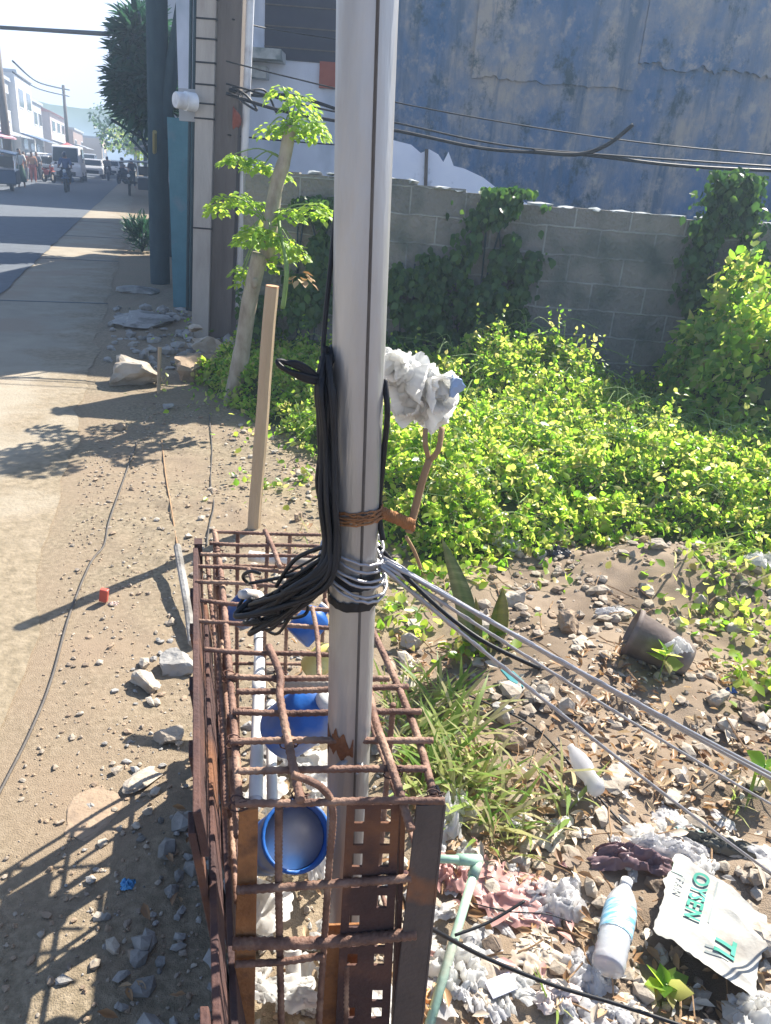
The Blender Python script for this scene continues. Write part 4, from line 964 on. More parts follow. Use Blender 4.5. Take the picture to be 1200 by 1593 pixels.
for k, (x, y, r) in enumerate(((612, 558, .026), (625, 572, .024), (608, 585, .022), (635, 590, .034), (655, 588, .026), (650, 612, .036), (672, 605, .032), (668, 632, .032), (645, 632, .028), (684, 598, .02), (632, 612, .026), (676, 645, .022))):
    blob(b, at(x, y, PY + .12 + .01 * (k % 3)), (r * .82, r * .82, r * .76), k + 3, .5, 3)
    for q in range(3):
        crumple('x', at(x, y, PY + .12 + .01 * (k % 3)), r * 1.8, r * 1.7, r * .45, WHITEP, k * 3.1 + q, n=15, rag=.35, curl=-r * 1.1, tilt=Quaternion((random.gauss(0, 1), random.gauss(0, 1), random.gauss(0, 1), random.gauss(0, 1))).normalized().to_matrix(), into=b)
b.build('crumpled_film', WHITEP, wp, smooth=True)
b = MB(); c = at(708, 600, PY + .10); blob(b, c, (.016, .012, .020), 2, .5, 2); b.build('blue_scrap', flat('pale_blue_scrap', (.25, .38, .62), .4), wp)

# ------------------------------------------------------------------ things inside the cage
def bucket(name, label, p0, p1, r0, r1, group=None, inside=M['lid'], m=M['bluepl'], rim=True):
    t = thing(name, label, 'bucket', p0, group); b = MB()
    b.lathe(p0, p1, [(0, 0), (0, r0), (.5, (r0 + r1) / 2), (.96, r1), (.97, r1 * 1.06), (1, r1 * 1.06), (1, r1 * .95), (.9, r1 * .93)], 28); b.build('body', m, t, smooth=True)
    b = MB(); b.lathe(p0.lerp(p1, .88), p0.lerp(p1, .93), [(0, 0), (0, r1 * .9), (1, r1 * .91), (1.0, .0)], 28); b.build('grey_lid', inside, t, smooth=True)
    return t
c1 = at(432, 1345, 1.20); bucket('blue_bucket', 'blue bucket with a grey round lid lying inside the near end of the cage', c1 + Vector((-.05, .13, -.10)), at(462, 1300, 1.09), .058, .063)
def can(name, label, p0, p1, r, m, cat='bottle', cap=M['pvc']):
    t = thing(name, label, cat, p0); b = MB(); b.lathe(p0, p1, [(0, 0), (0, r * .9), (.04, r), (.7, r), (.8, r * .8), (.88, r * .4), (.95, r * .35), (.95, 0)], 24); b.build('body', m, t, smooth=True)
    b = MB(); b.lathe(p0.lerp(p1, .94), p1 + (p1 - p0) * .04, [(0, 0), (0, r * .42), (1, r * .42), (1, 0)], 16); b.build('cap', cap, t, smooth=True); return t
can('blue_jug', 'big blue plastic jug lying on its side below the middle crossbars', at(440, 1140, 1.50), at(512, 1088, 1.44), .068, M['bluepl'], 'jug')
can('blue_bottle', 'small blue bottle tucked under the cable ends near the far left of the cage', at(372, 958, 1.72), at(402, 928, 1.70), .042, M['bluepl'])
can('blue_bottle', 'blue and white bottle lying behind the cable bundle beside the pole', at(462, 992, 1.50), at(506, 945, 1.55), .035, M['bluepl'])
can('yellow_bottle', 'pale yellow bottle lying in the cage just left of the steel pole', at(485, 1040, 1.62), at(520, 1010, 1.6), .035, M['yellowpl'])
def pipe(name, label, p0, p1, r, m=M['pvc'], cat='pipe', collar=True, group=None):
    t = thing(name, label, cat, p0, group); b = MB(); L = (p1 - p0)
    b.tube([p0, p0.lerp(p1, .5), p1], r, 16, cap=False); b.tube([p1, p0], r * .85, 16, cap=True); b.build('tube', m, t, smooth=True)
    if collar: b = MB(); b.tube([p0.lerp(p1, .55), p0.lerp(p1, .66)], r * 1.18, 16); b.build('collar', m, t, smooth=True); b = MB(); b.tube([p0.lerp(p1, .93), p1 + L * .002], r * 1.2, 16, cap=False); b.build('collar', m, t, smooth=True)
    return t
pipe('pvc_pipe', 'white PVC pipe running lengthwise on the left inside the cage', g(398, 1245, .30), g(405, 985, .30), .016, collar=True)
pipe('pvc_pipe', 'shorter white PVC pipe lying right beside the lengthwise one', g(424, 1248, .25), g(421, 1095, .25), .013)
pipe('pvc_pipe', 'grey-white PVC pipe standing in the near end of the cage below the bucket', at(462, 1650, 1.02), at(455, 1475, 1.12), .016)
pipe('pvc_pipe', 'pale pipe laid across the far third of the cage', g(388, 865, .45), g(500, 878, .45), .018, collar=False)
pipe('pvc_pipe', 'short pinkish pipe laid under the crossbars in mid cage', g(432, 1060, .6), g(512, 1064, .6), .014, collar=False, m=M['stone_pale'])
# --- LITTER ---
# ------------------------------------------------------------------ rubble, gravel and litter on the ground
def stone(px, py, rad, label, m='stone', seed=1, z=None, cat='stone', sub=3, name='stone', group=None, rz=None):
    p = g(px, py); zz_ = gh(p.x, p.y) + (rad[2] * .55 if z is None else z); b = MB(); blob(b, (p.x, p.y, zz_), rad, seed, .28, sub, rz)
    return tag(b.build(name, M[m]), label, cat, group)
stone(200, 598, (.25, .19, .15), 'large pale flat-topped rock at the edge of the road', 'stone_pale', 2, name='rock', cat='rock')
stone(310, 588, (.22, .18, .17), 'brown chunky rock leaning by the leaning sapling', 'stone_brown', 5, name='rock', cat='rock')
stone(303, 566, (.13, .08, .03), 'pale slab piece resting on top of the brown rock', 'stone_pale', 6, .30, name='rock', cat='rock')
stone(330, 556, (.22, .15, .14), 'squarish grey rock behind the brown rock', 'stone_pale', 9, name='rock', cat='rock')
stone(232, 512, (.48, .42, .05), 'wide flat grey concrete slab in the shade near the utility pole', 'conc', 12, name='concrete_slab', cat='concrete slab')
stone(215, 455, (.30, .3, .07), 'dark broken concrete lump up the shaded verge', 'conc', 14, name='concrete_slab', cat='concrete slab')
stone(190, 668, (.05, .04, .03), 'small brown stone by the shadow of the sapling', 'stone_brown', 15)
stone(262, 638, (.05, .04, .035), 'small grey block below the brown rock', 'conc', 16)
stone(470, 745, (.07, .05, .03), 'pale pinkish stone left of the cable bundle', 'stone_pale', 17)
stone(465, 812, (.035, .02, .03), 'round brown clod near the far end of the cage', 'stone_brown', 18)
stone(838, 1102, (.050, .032, .016), 'flat tan fragment touching the teal tile', 'stone_pale', 21)
stone(782, 1120, (.040, .026, .026), 'grey chip below the teal tile', 'conc', 22)
stone(790, 1165, (.060, .040, .038), 'olive grey rock above the clear bottle', 'stone_brown', 23)
stone(805, 1085, (.045, .03, .02), 'small grey chip right under the stretched wires', 'conc', 24)
stone(880, 985, (.075, .06, .05), 'dark clod beside the snake plant', 'stone_brown', 25)
stone(905, 1025, (.06, .045, .02), 'pale tan flat fragment below the wires', 'stone_pale', 26)
stone(955, 1222, (.09, .055, .018), 'wide tan slab right of the clear plastic bottle', 'stone_pale', 27)
stone(740, 1215, (.04, .03, .02), 'small stone in the grass tufts', 'stone', 28)
stone(1110, 1105, (.05, .035, .03), 'rounded stone below the dark pot', 'stone', 29)
stone(1160, 1125, (.045, .04, .04), 'dark stone at right edge below the pot', 'stone_brown', 30)
stone(800, 945, (.055, .04, .05), 'tan lump beside the snake plant leaf', 'stone_pale', 31)
stone(1185, 1480, (.055, .05, .05), 'pale green-white lump at right edge beside the printed sack', 'stone_pale', 33)
stone(640, 1010, (.05, .04, .04), 'pale crumbling stone just right of the steel pole', 'stone_pale', 34)
stone(275, 1040, (.07, .06, .05), 'grey stone at the outside foot of the formwork', 'conc', 35)
stone(228, 1065, (.06, .05, .035), 'pale stone at the edge of the cage shadow', 'stone_pale', 36)
stone(262, 1150, (.05, .045, .035), 'rough grey stone lying in the cage shadow', 'stone', 37)
stone(222, 1215, (.07, .035, .014), 'pale plaster flake where the cage shadow begins', 'stone_pale', 38)
stone(160, 1255, (.11, .08, .004), 'orange-brown clay patch flake beside the cage shadow', 'stone_brown', 39)
for i, (x, y) in enumerate(((1015, 885), (840, 872), (1000, 860))):
    stone(x, y, (.05, .035, .03), ['tan clod on top of the soil heap', 'grey clod left of the soil heap under the vines', 'reddish clod behind the soil heap'][i], ['stone', 'conc', 'stone_brown'][i], 50 + i)

def scatter(name, m, n, region, size, label, seed=0, z=.3, sub=1, ok=None):
    rr = random.Random(seed); b = MB(); k = 0
    while k < n:
        x = rr.uniform(region[0], region[1]); y = rr.uniform(region[2], region[3])
        d = (x + 2.5 + .3214 * (y - 6.3)) * .952
        if d < .05: continue
        if ok and not ok(x, y, rr): continue
        r = size[0] + (size[1] - size[0]) * rr.random() ** 3.2; blob(b, (x, y, gh(x, y) + r * z), (r * rr.uniform(.8, 1.5), r, r * rr.uniform(.4, .9)), rr.randint(0, 9999), .3, sub); k += 1
    return tag(b.build(name, m, origin=(0, 2, 0)), label, 'gravel', kind='stuff')
cl_ = lambda x, y, rr: fbm(x * 2.2, y * 2.2, 6, 2) > rr.uniform(-.6, .35)
scatter('gravel', M['stone_brown'], 5200, (-1.9, .1, .9, 5.8), (.002, .008), 'tiny dark grit over the verge', 12)
scatter('gravel', M['stone'], 2600, (-1.8, .1, .9, 5.6), (.003, .013), 'fine gravel strewn over the dirt verge left of the cage', 1, ok=cl_)
scatter('gravel', M['stone_brown'], 420, (-1.7, -.3, 1.0, 5.5), (.005, .018), 'brown clods loose on the verge', 13, ok=cl_)
scatter('gravel', M['conc'], 260, (-.85, -.25, .9, 2.7), (.003, .016), 'grey crumbs along the outside foot of the formwork', 14, ok=lambda x, y, rr: x > -.62 - .22 * (y - 1) or rr.random() < .1)
scatter('gravel', M['stone_pale'], 420, (-1.2, .0, 1.1, 5.0), (.005, .026), 'pale chips scattered on the dirt verge', 2, ok=lambda x, y, rr: x > -.75 - .1 * (y - 1.5) or rr.random() < .12)
scatter('rubble', M['stone'], 1900, (.05, 2.3, .9, 3.6), (.006, .034), 'tan rubble covering the bare soil right of the cage', 3, ok=cl_)
scatter('rubble', M['stone_pale'], 480, (.05, 2.0, .9, 3.0), (.008, .05), 'pale rubble chips among the litter', 4, ok=cl_)
scatter('rubble', M['conc'], 260, (-.5, .2, .95, 2.0), (.008, .035), 'grey rubble at the bottom of the cage', 5)
scatter('rubble', M['stone_brown'], 700, (.1, 2.6, 1.0, 3.7), (.006, .03), 'dark brown clods in the bare soil', 6, ok=cl_)
# dark clods in the shaded far verge
scatter('rubble', M['conc'], 260, (-3.6, -1.6, 6.4, 9.2), (.02, .09), 'broken concrete crumbs on the shaded verge', 7)

# leaf and twig litter
def sheet_mat():
    m = M['conc_road'].copy(); m.name = 'dusty_road_concrete'; nt = m.node_tree; b = nt.nodes['Principled BSDF']
    src = b.inputs['Base Color'].links[0].from_socket; tc = nt.nodes.new('ShaderNodeTexCoord'); sx = nt.nodes.new('ShaderNodeSeparateXYZ'); nt.links.new(tc.outputs['Object'], sx.inputs[0])
    def mth(op, a, b_=None, c=None):
        n = nt.nodes.new('ShaderNodeMath'); n.operation = op
        for i, v in enumerate((a, b_, c)):
            if v is None: continue
            if isinstance(v, (int, float)): n.inputs[i].default_value = v
            else: nt.links.new(v, n.inputs[i])
        return n.outputs[0]
    n1 = nt.nodes.new('ShaderNodeTexNoise'); n1.inputs['Scale'].default_value = 2.2; n1.inputs['Detail'].default_value = 10; n1.inputs['Roughness'].default_value = .7; nt.links.new(tc.outputs['Object'], n1.inputs['Vector'])
    d = mth('ADD', mth('MULTIPLY', sx.outputs[0], .952), mth('MULTIPLY', sx.outputs[1], .306))       # grows towards the verge
    e = mth('ADD', mth('MULTIPLY_ADD', n1.outputs['Fac'], 2.2, -1.1), mth('ADD', d, .452 + .55))
    near = mth('MULTIPLY_ADD', sx.outputs[1], -.55, 2.2)
    f = mth('MAXIMUM', e, mth('ADD', near, mth('MULTIPLY_ADD', n1.outputs['Fac'], 2.0, -1.0)))
    mr = nt.nodes.new('ShaderNodeMapRange'); mr.inputs[1].default_value = 0; mr.inputs[2].default_value = .55; nt.links.new(f, mr.inputs[0])
    dn = nt.nodes.new('ShaderNodeTexNoise'); dn.inputs['Scale'].default_value = 22; dn.inputs['Detail'].default_value = 8; nt.links.new(tc.outputs['Object'], dn.inputs['Vector'])
    dc = _ramp(nt, [(.17, .137, .088), (.235, .19, .127), (.30, .245, .17)], dn.outputs['Fac'])
    mx = nt.nodes.new('ShaderNodeMixRGB'); nt.links.new(mr.outputs[0], mx.inputs[0]); nt.links.new(src, mx.inputs[1]); nt.links.new(dc, mx.inputs[2]); nt.links.new(mx.outputs[0], b.inputs['Base Color'])
    return m
bpy.data.objects['road_shoulder'].data.materials[0] = sheet_mat()
T_CURL = (np.array([(0, 0, 0), (-.16, .3, .16), (-.2, .6, .22), (.04, 1, .1), (.2, .62, .2), (.15, .28, .12), (.0, .3, 0), (.02, .62, .03)]), [(0, 6, 1), (1, 6, 7, 2), (2, 7, 3), (0, 5, 6), (5, 4, 7, 6), (4, 3, 7)])
def drift(name, m, n, region, size, label, seed=0, tm=None, okf=None, up=.9, zoff=.012):
    rr = random.Random(seed); P = []; S = []
    DD = rdir(n, 0, 1); DD[:, 2] *= .22
    while len(P) < n:
        x = rr.uniform(region[0], region[1]); y = rr.uniform(region[2], region[3])
        if okf and not okf(x, y, rr): continue
        P.append((x, y, gh(x, y) + zoff + rr.random() * .012)); S.append(rr.uniform(*size))
    return tag(leaves(name, tm or T_CURL, P, DD, rdir(n, up, .32), S, m, origin=(.8, 1.6, 0)), label, 'leaf litter', kind='stuff')
drift('dry_leaves', DRY, 1100, (.08, 1.5, .95, 2.5), (.012, .05), 'curled brown dead leaves among the litter', 1, okf=lambda x, y, rr: fbm(x * 3, y * 3, 2, 2) > rr.uniform(-.5, .4))
drift('dry_leaves', DRY, 240, (-.5, .15, 1.0, 3.6), (.02, .05), 'dead leaves in and around the cage', 2)
drift('paper_scraps', WHITEP, 160, (.1, 1.7, .95, 1.95), (.01, .04), 'shreds of white plastic and paper in the litter', 3, okf=lambda x, y, rr: fbm(x * 4, y * 4, 5, 2) > -.1)
for k, (m_, nm, lb, cnt_) in enumerate(((CLEAR, 'film_scraps', 'torn wrinkled clear film pieces all over the litter', 46), (WHITEP, 'paper_scraps', 'wrinkled white wrapper pieces among the litter', 26), (leafmat('beige_film', [(.5, .42, .33), (.6, .52, .42)], [(.5, .42, .3), (.5, .42, .3)], .2), 'paper_scraps', 'wrinkled beige wrapper pieces among the litter', 30))):
    fb = MB(); rr = random.Random(60 + k)
    for q in range(cnt_):
        px_ = rr.uniform(650, 1195); py_ = 1593 - (rr.random() ** 1.3) * 330
        if 1000 < px_ < 1180 and py_ > 1370 or (900 < px_ < 1000 and 1380 < py_ < 1540): continue
        p = g(px_, py_); p.z = gh(p.x, p.y) + .006; w_ = rr.uniform(.03, .11); crumple('x', p, w_, w_ * rr.uniform(.4, .9), rr.uniform(.008, .028), m_, rr.uniform(0, 90), rr.uniform(0, 3.1), 15, .5, amp=.4, into=fb)
    tag(fb.build(nm, m_, origin=(.8, 1.4, 0), smooth=True), lb, 'litter', kind='stuff')
drift('paper_scraps', flat('beige_paper', (.55, .47, .37), .8), 220, (.1, 1.8, .95, 2.4), (.015, .06), 'beige torn paper and bark flakes in the litter', 5)
drift('film_scraps', SALMON, 25, (.15, .6, 1.1, 1.55), (.02, .06), 'salmon film shreds beside the green pipe', 6)
tw = MB(); rr = random.Random(8)
for k in range(170):
    x = rr.uniform(.1, 1.6); y = rr.uniform(1.0, 3.0); a = rr.uniform(0, 3.14); L = rr.uniform(.04, .16); z = gh(x, y) + .014
    tw.tube(wob((x, y, z), (x + cos(a) * L, y + sin(a) * L, z + rr.uniform(0, .03)), .004, 3, k), rr.uniform(.0012, .003), 5)
tag(tw.build('twigs', M['twig'], origin=(.8, 1.6, 0)), 'thin dead twigs scattered through the litter', 'twigs', kind='stuff')

# grass tufts right of the cage
P = []; D = []; N = []; S = []; T_BL = (np.array([(0, 0, 0), (-.032, .3, 0), (.032, .3, 0), (-.030, .65, -.06), (.030, .65, -.06), (0, 1, -.2)]), [(0, 2, 1), (1, 2, 4, 3), (3, 4, 5)])
for (px, py, n, rad, L) in ((650, 1090, 80, .10, .17), (690, 1130, 100, .12, .20), (655, 1180, 120, .10, .2), (710, 1190, 90, .10, .2), (740, 1240, 80, .10, .2), (830, 1250, 45, .10, .2), (770, 1310, 40, .06, .15), (690, 1240, 80, .08, .2),
                            (620, 1130, 60, .08, .16), (610, 960, 40, .08, .14), (470, 850, 20, .1, .1), (1140, 1260, 14, .03, .15), (1170, 1230, 10, .03, .12), (860, 1580, 10, .03, .1), (1100, 910, 40, .15, .2)):
    c = g(px, py)
    for k in range(int(n * .62)):
        a = random.uniform(0, 6.28); r = rad * 1.25 * sqrt(random.random()); x = c.x + cos(a) * r; y = c.y + sin(a) * r
        P.append((x, y, gh(x, y))); b = random.uniform(0, 6.28); D.append((cos(b) * .6 + .25, sin(b) * .6 - .1, random.uniform(.3, 1.1))); N.append((-cos(b), -sin(b), .8)); S.append(L * random.uniform(.5, 1.15))
tag(leaves('grass', T_BL, P, D, N, S, GRASS, origin=(.3, 1.5, 0)), 'bright green grass tufts growing along the right side of the cage', 'grass', kind='stuff')
# low weeds and seedlings between rubble and vines
P = []; S = []
for k in range(1500):
    q = random.choice(((640, 900, .14), (620, 980, .10), (735, 1020, .05), (700, 900, .12), (660, 850, .2), (1090, 950, .16), (1140, 930, .16), (1110, 900, .2), (1180, 1000, .10), (1180, 1070, .08), (450, 760, .15), (400, 640, .25), (350, 620, .2), (360, 590, .3), (345, 520, .3), (480, 640, .3), (450, 690, .2), (790, 870, .2), (560, 700, .3)))
    c = g(q[0], q[1]); x = c.x + random.gauss(0, 1) * q[2]; y = c.y + random.gauss(0, 1) * q[2]; P.append((x, y, gh(x, y) + random.uniform(.01, .09 if q[1] < 700 else .06))); S.append(random.uniform(.025, .055))
tag(leaves('weeds', T_OV, P, rdir(len(P), .1, 1), rdir(len(P), 1.2, .5), S, GREEN, origin=(.3, 3, 0)), 'low round-leaved weeds at the edges of the bare soil', 'weeds', kind='stuff')

fb = MB(); rr = random.Random(91)
for q in range(34):
    p = cg_(rr.uniform(.02, Wd - .02), rr.uniform(.0, Ln - .05), 0); p.z = gh(p.x, p.y) + rr.uniform(.01, .10); w_ = rr.uniform(.05, .12); crumple('x', p, w_, w_ * rr.uniform(.5, .9), rr.uniform(.01, .035), CLEAR, rr.uniform(0, 90), rr.uniform(0, 3.1), 15, .5, amp=.4, into=fb)
tag(fb.build('paper_scraps', WHITEP, origin=(-.1, 1.4, 0), smooth=True), 'wrinkled white wrappers heaped in the bottom of the cage', 'litter', kind='stuff')
def plantlet(px, py, label, n=8, h=.10, sz=.05, m=GREEN):
    c = g(px, py); c.z = gh(c.x, c.y); t = thing('seedling', label, 'plant', c); b = MB(); b.tube([c, c + Vector((.004, 0, h))], .0022, 5); b.build('stem', M['stem'], t)
    P = []; D = []
    for k in range(n): a = k * 2.4; P.append(c + Vector((.004, 0, h * (.55 + .45 * k / n)))); D.append((cos(a), sin(a), random.uniform(-.3, .9)))
    leaves('foliage', T_OV, P, D, rdir(n, 1.2, .6), [sz * random.uniform(.8, 1.2) for _ in range(n)], m, t)
plantlet(1022, 1068, 'bright green seedling in front of the dark pot', 8, .13, .07)
plantlet(1030, 1545, 'yellow-green seedling below the printed sack', 9, .04, .05)
plantlet(1172, 1240, 'upright young weed at the right edge between the wires', 10, .10, .06)

# snake plant leaves
c = g(728, 1015); sn = thing('snake_plant', 'snake plant with upright sword leaves beside the steel pole', 'plant', c)
def sword(base, tip, wd, bend=0.02, tw_=.3):
    b = MB(); vs = []; n = 14; ax = tip - base; side = Vector((1, -.25, 0)).normalized()
    for i in range(n + 1):
        t = i / n; wv = wd * (sin(pi * min(1, t * .93 + .16)) ** .7) * (1 if t < .97 else .3); cpt = base + ax * t + Vector((bend * sin(pi * t), 0, 0)); s_ = Matrix.Rotation(tw_ * t, 3, 'Z') @ side
        f_ = Vector((0, -.25 * wv, 0)); vs += [cpt - s_ * wv, cpt - f_, cpt + s_ * wv, cpt + f_ * -.6]
    fs = [(4 * i + k, 4 * i + (k + 1) % 4, 4 * i + 4 + (k + 1) % 4, 4 * i + 4 + k) for i in range(n) for k in range(4)]
    b.add(vs, fs); return b
M['sword'] = mat('snake_plant_leaf', [(.06, .13, .07), (.12, .20, .10), (.26, .34, .20)], 22, .4, .15, stretch=(.4, .4, 1.6))
M['swordedge'] = mat('snake_plant_leaf_yellow', [(.10, .14, .04), (.22, .24, .06)], 16, .4, .15)
sword(g(733, 1015), at(678, 815, 1.98), .036, .025).build('leaf', M['sword'], sn, smooth=True)
sword(g(770, 1005, 0), at(783, 905, 2.18), .034, .005, .8).build('leaf', M['swordedge'], sn, smooth=True)
sword(g(742, 1010, 0), at(738, 920, 2.10), .014, .01).build('leaf', M['swordedge'], sn, smooth=True)

# dark broken pot
c = g(1015, 1050); c.z = gh(c.x, c.y)
pt = thing('dark_pot', 'dark battered plant pot lying on its side in the bare soil', 'plant pot', c)
p0 = c + Vector((.12, .0, .045)); p1 = c + Vector((-.09, .08, .105))
b = MB(); b.lathe(p0, p1, [(0, 0), (0, .055), (.1, .066), (.9, .085), (.92, .095), (1, .095), (1, .086), (.85, .078), (.2, .058), (.2, 0)], 28); b.build('pot_wall', M['pot'], pt, smooth=True)
b = MB(); b.lathe(p0.lerp(p1, .72), p0.lerp(p1, .74), [(0, 0), (0, .074), (1, .074), (1, 0)], 20); b.build('soil', M['moss'], pt)
crumple('plastic_bag', c + Vector((.055, -.01, .10)), .11, .08, .05, WHITEP, 4, .4); tag(bpy.data.objects['plastic_bag'], 'white plastic scrap draped over the dark pot', 'plastic bag')
b = MB(); q = g(965, 960); blob(b, (q.x, q.y, gh(q.x, q.y) + .012), (.055, .04, .012), 7, .2, 2); tag(b.build('paper_scrap', M['paper']), 'pale square paper scrap behind the dark pot', 'paper')

def bag(px, py, w_, d_, h_, m, label, seed=0, rz=0.0, z=0.0, name='plastic_bag', cat='plastic bag', rag=.4, n=34, fine=.8, amp=.45):
    p = g(px, py); p.z = gh(p.x, p.y) + z; return tag(crumple(name, p, w_, d_, h_, m, seed, rz, n, rag, fine=fine, amp=amp), label, cat)
bag(790, 862, .13, .08, .07, CLEAR, 'greyish crumpled bag at the front edge of the vines', 11)
bag(862, 868, .14, .07, .05, flat('black_bag', (.05, .05, .06), .35), 'dark flat plastic scrap at the front edge of the vines', 12)
bag(735, 790, .13, .10, .09, WHITEP, 'white scrap lying in the vines left of centre', 13, z=.18)
bag(1120, 745, .16, .12, .10, WHITEP, 'pale scrap lying high in the vines at right', 14, z=.26)
bag(1148, 775, .12, .09, .08, WHITEP, 'smaller white scrap low in the vines at right', 15, z=.22)
bag(1180, 905, .20, .14, .06, WHITEP, 'pinkish white rubbish under the vines at the right edge', 16, z=.02)
bag(945, 962, .10, .06, .03, CLEAR, 'bluish clear film left of the paper scrap', 17)
bag(1135, 1082, .04, .03, .02, flat('deep_blue_scrap', (.03, .10, .35), .4), 'small deep blue scrap right of the dark pot', 18)
bag(680, 1290, .12, .12, .12, CLEAR, 'clear wrinkled plastic behind the dark angle post', 21, .3, rag=.3)
bag(790, 1400, .22, .16, .035, SALMON, 'salmon and white crumpled sack right of the green pipe', 22, -.3, amp=.25)
bag(700, 1370, .10, .10, .05, SALMON, 'salmon plastic scrap left of the green pipe corner', 23, .5)
bag(862, 1412, .18, .12, .06, CLEAR, 'clear wrinkled film between the salmon sack and the bottle', 24, .2)
bag(975, 1352, .20, .08, .06, PURPLE, 'purple-brown folded plastic above the bottle', 25, -.1)
bag(1030, 1335, .15, .06, .05, CLEAR, 'pale bluish film right of the purple-brown plastic', 26, -.2)
bag(1120, 1320, .20, .05, .05, flat('olive_tarp', (.12, .115, .09), .6), 'dark olive tarp scrap at right above the printed sack', 27, -.25)
bag(910, 1520, .10, .12, .04, CLEAR, 'clear crushed cup below the bottle', 28, .3)
bag(715, 1530, .14, .12, .06, WHITEP, 'white crumpled bag at the bottom beside the green pipe', 29, .1)
bag(640, 1575, .10, .08, .05, flat('orange_scrap', (.60, .33, .14), .6), 'orange-brown card scrap at the bottom by the cage', 30, .3)
bag(860, 1565, .10, .07, .03, flat('pinkish_paper', (.62, .52, .48), .8), 'pinkish paper lump at the bottom', 31)
bag(640, 1040, .08, .06, .04, flat('pale_beige_sheet', (.60, .52, .42), .8), 'beige crumpled sheet right of the pole', 32)
bag(708, 1255, .09, .14, .06, WHITEP, 'white torn bag in the grass right of the angle post', 33, .6)
bag(1180, 1590, .12, .10, .05, WHITEP, 'white shredded bag at the bottom right corner', 34)
bag(1070, 1300, .10, .05, .02, flat('teal_scrap', (.10, .22, .22), .5), 'small dark teal scrap near the lowest wire', 35)

# white card
p = g(775, 1556); p.z = gh(p.x, p.y) + .022
b = MB(); R = Matrix.Rotation(.45, 3, 'Z') @ Matrix.Rotation(.12, 3, 'X'); b.box(p, (.062, .038, .004), rot=R); bevel(tag(b.build('card', flat('lilac_card', (.66, .66, .74), .6)), 'small pale lilac card lying near the bottom beside the green pipe', 'card'), .001)
# teal tile fragment
p = g(792, 1076); p.z = gh(p.x, p.y) + .03
b = MB(); v = [Vector(q) for q in ((-.045, .02, 0), (.0, .028, 0), (.045, -.002, 0), (.05, -.03, 0), (.0, -.018, 0))]; R = Matrix.Rotation(-.35, 3, 'Z') @ Matrix.Rotation(.25, 3, 'X')
b.add([R @ q + p for q in v] + [R @ (q + Vector((0, 0, -.008))) + p for q in v], [tuple(range(4, -1, -1)), tuple(range(5, 10))] + [(i, (i + 1) % 5, (i + 1) % 5 + 5, i + 5) for i in range(5)])
bevel(tag(b.build('tile_fragment', M['tile']), 'broken teal glazed tile lying on the rubble under the wires', 'tile'), .001)
# red pack on the road edge
p = g(163, 938); b = MB(); b.box(p + Vector((0, 0, .035)), (.032, .022, .055), rz=.3, rot=Matrix.Rotation(.15, 3, 'Y')); o = b.build('red_pack', M['redpl']); bevel(o, .004); tag(o, 'small crushed red pack standing on the stake shadow', 'packet')
bag(176, 940, .035, .025, .012, flat('pack_paper', (.55, .42, .36), .7), 'pale torn wrapper beside the red pack', 41)
bag(200, 1380, .035, .03, .02, flat('sky_blue_cap', (.10, .35, .65), .4), 'small sky-blue scrap in the cage shadow', 42)
# bottle with blue label
p0 = g(938, 1535); p0.z = gh(p0.x, p0.y) + .05; p1 = g(966, 1405); p1.z = gh(p1.x, p1.y) + .06
bo = thing('water_bottle', 'empty clear water bottle with a sky-blue label lying in the litter', 'bottle', p0)
pet = mat('clear_pet', [(.80, .84, .88), (.88, .90, .93)], 9, .12, .3, 30, trans=.55)
prof = [(0, 0), (.0, .026), (.02, .034)] + [(.03 + .05 * k, .037 if k % 2 else .035) for k in range(14)] + [(.74, .035), (.84, .026), (.92, .014), (.98, .013)]
b = MB(); b.lathe(p0, p1, prof, 28); b.build('body', pet, bo, smooth=True)
b = MB(); b.lathe(p0.lerp(p1, .36), p0.lerp(p1, .66), [(0, .0377), (.5, .0382), (1, .0377)], 28); b.build('label', mat('sky_blue_label', [(.14, .42, .60), (.55, .72, .82), (.16, .45, .62)], 9, .35, .1, stretch=(1, 6, 1), lo=.42, hi=.6), bo, smooth=True)
b = MB(); b.lathe(p0.lerp(p1, .93), p0.lerp(p1, 1.02), [(0, 0), (0, .0145), (1, .0142), (1, 0)], 20); b.build('cap', M['pvc'], bo, smooth=True)
# crushed clear bottle by grass
p0 = g(925, 1262); p0.z = .035 + gh(p0.x, p0.y); p1 = g(880, 1195); p1.z = .05 + gh(p1.x, p1.y)
b2_ = thing('crushed_bottle', 'milky crushed plastic bottle lying by the grass above the litter', 'bottle', p0)
b = MB(); b.lathe(p0, p1, [(0, 0), (0, .02), (.1, .028), (.3, .022), (.5, .03), (.7, .026), (.85, .018), (.93, .011), (1, .011), (1, 0)], 22, squash=.7); b.build('body', CLEAR, b2_, smooth=True)

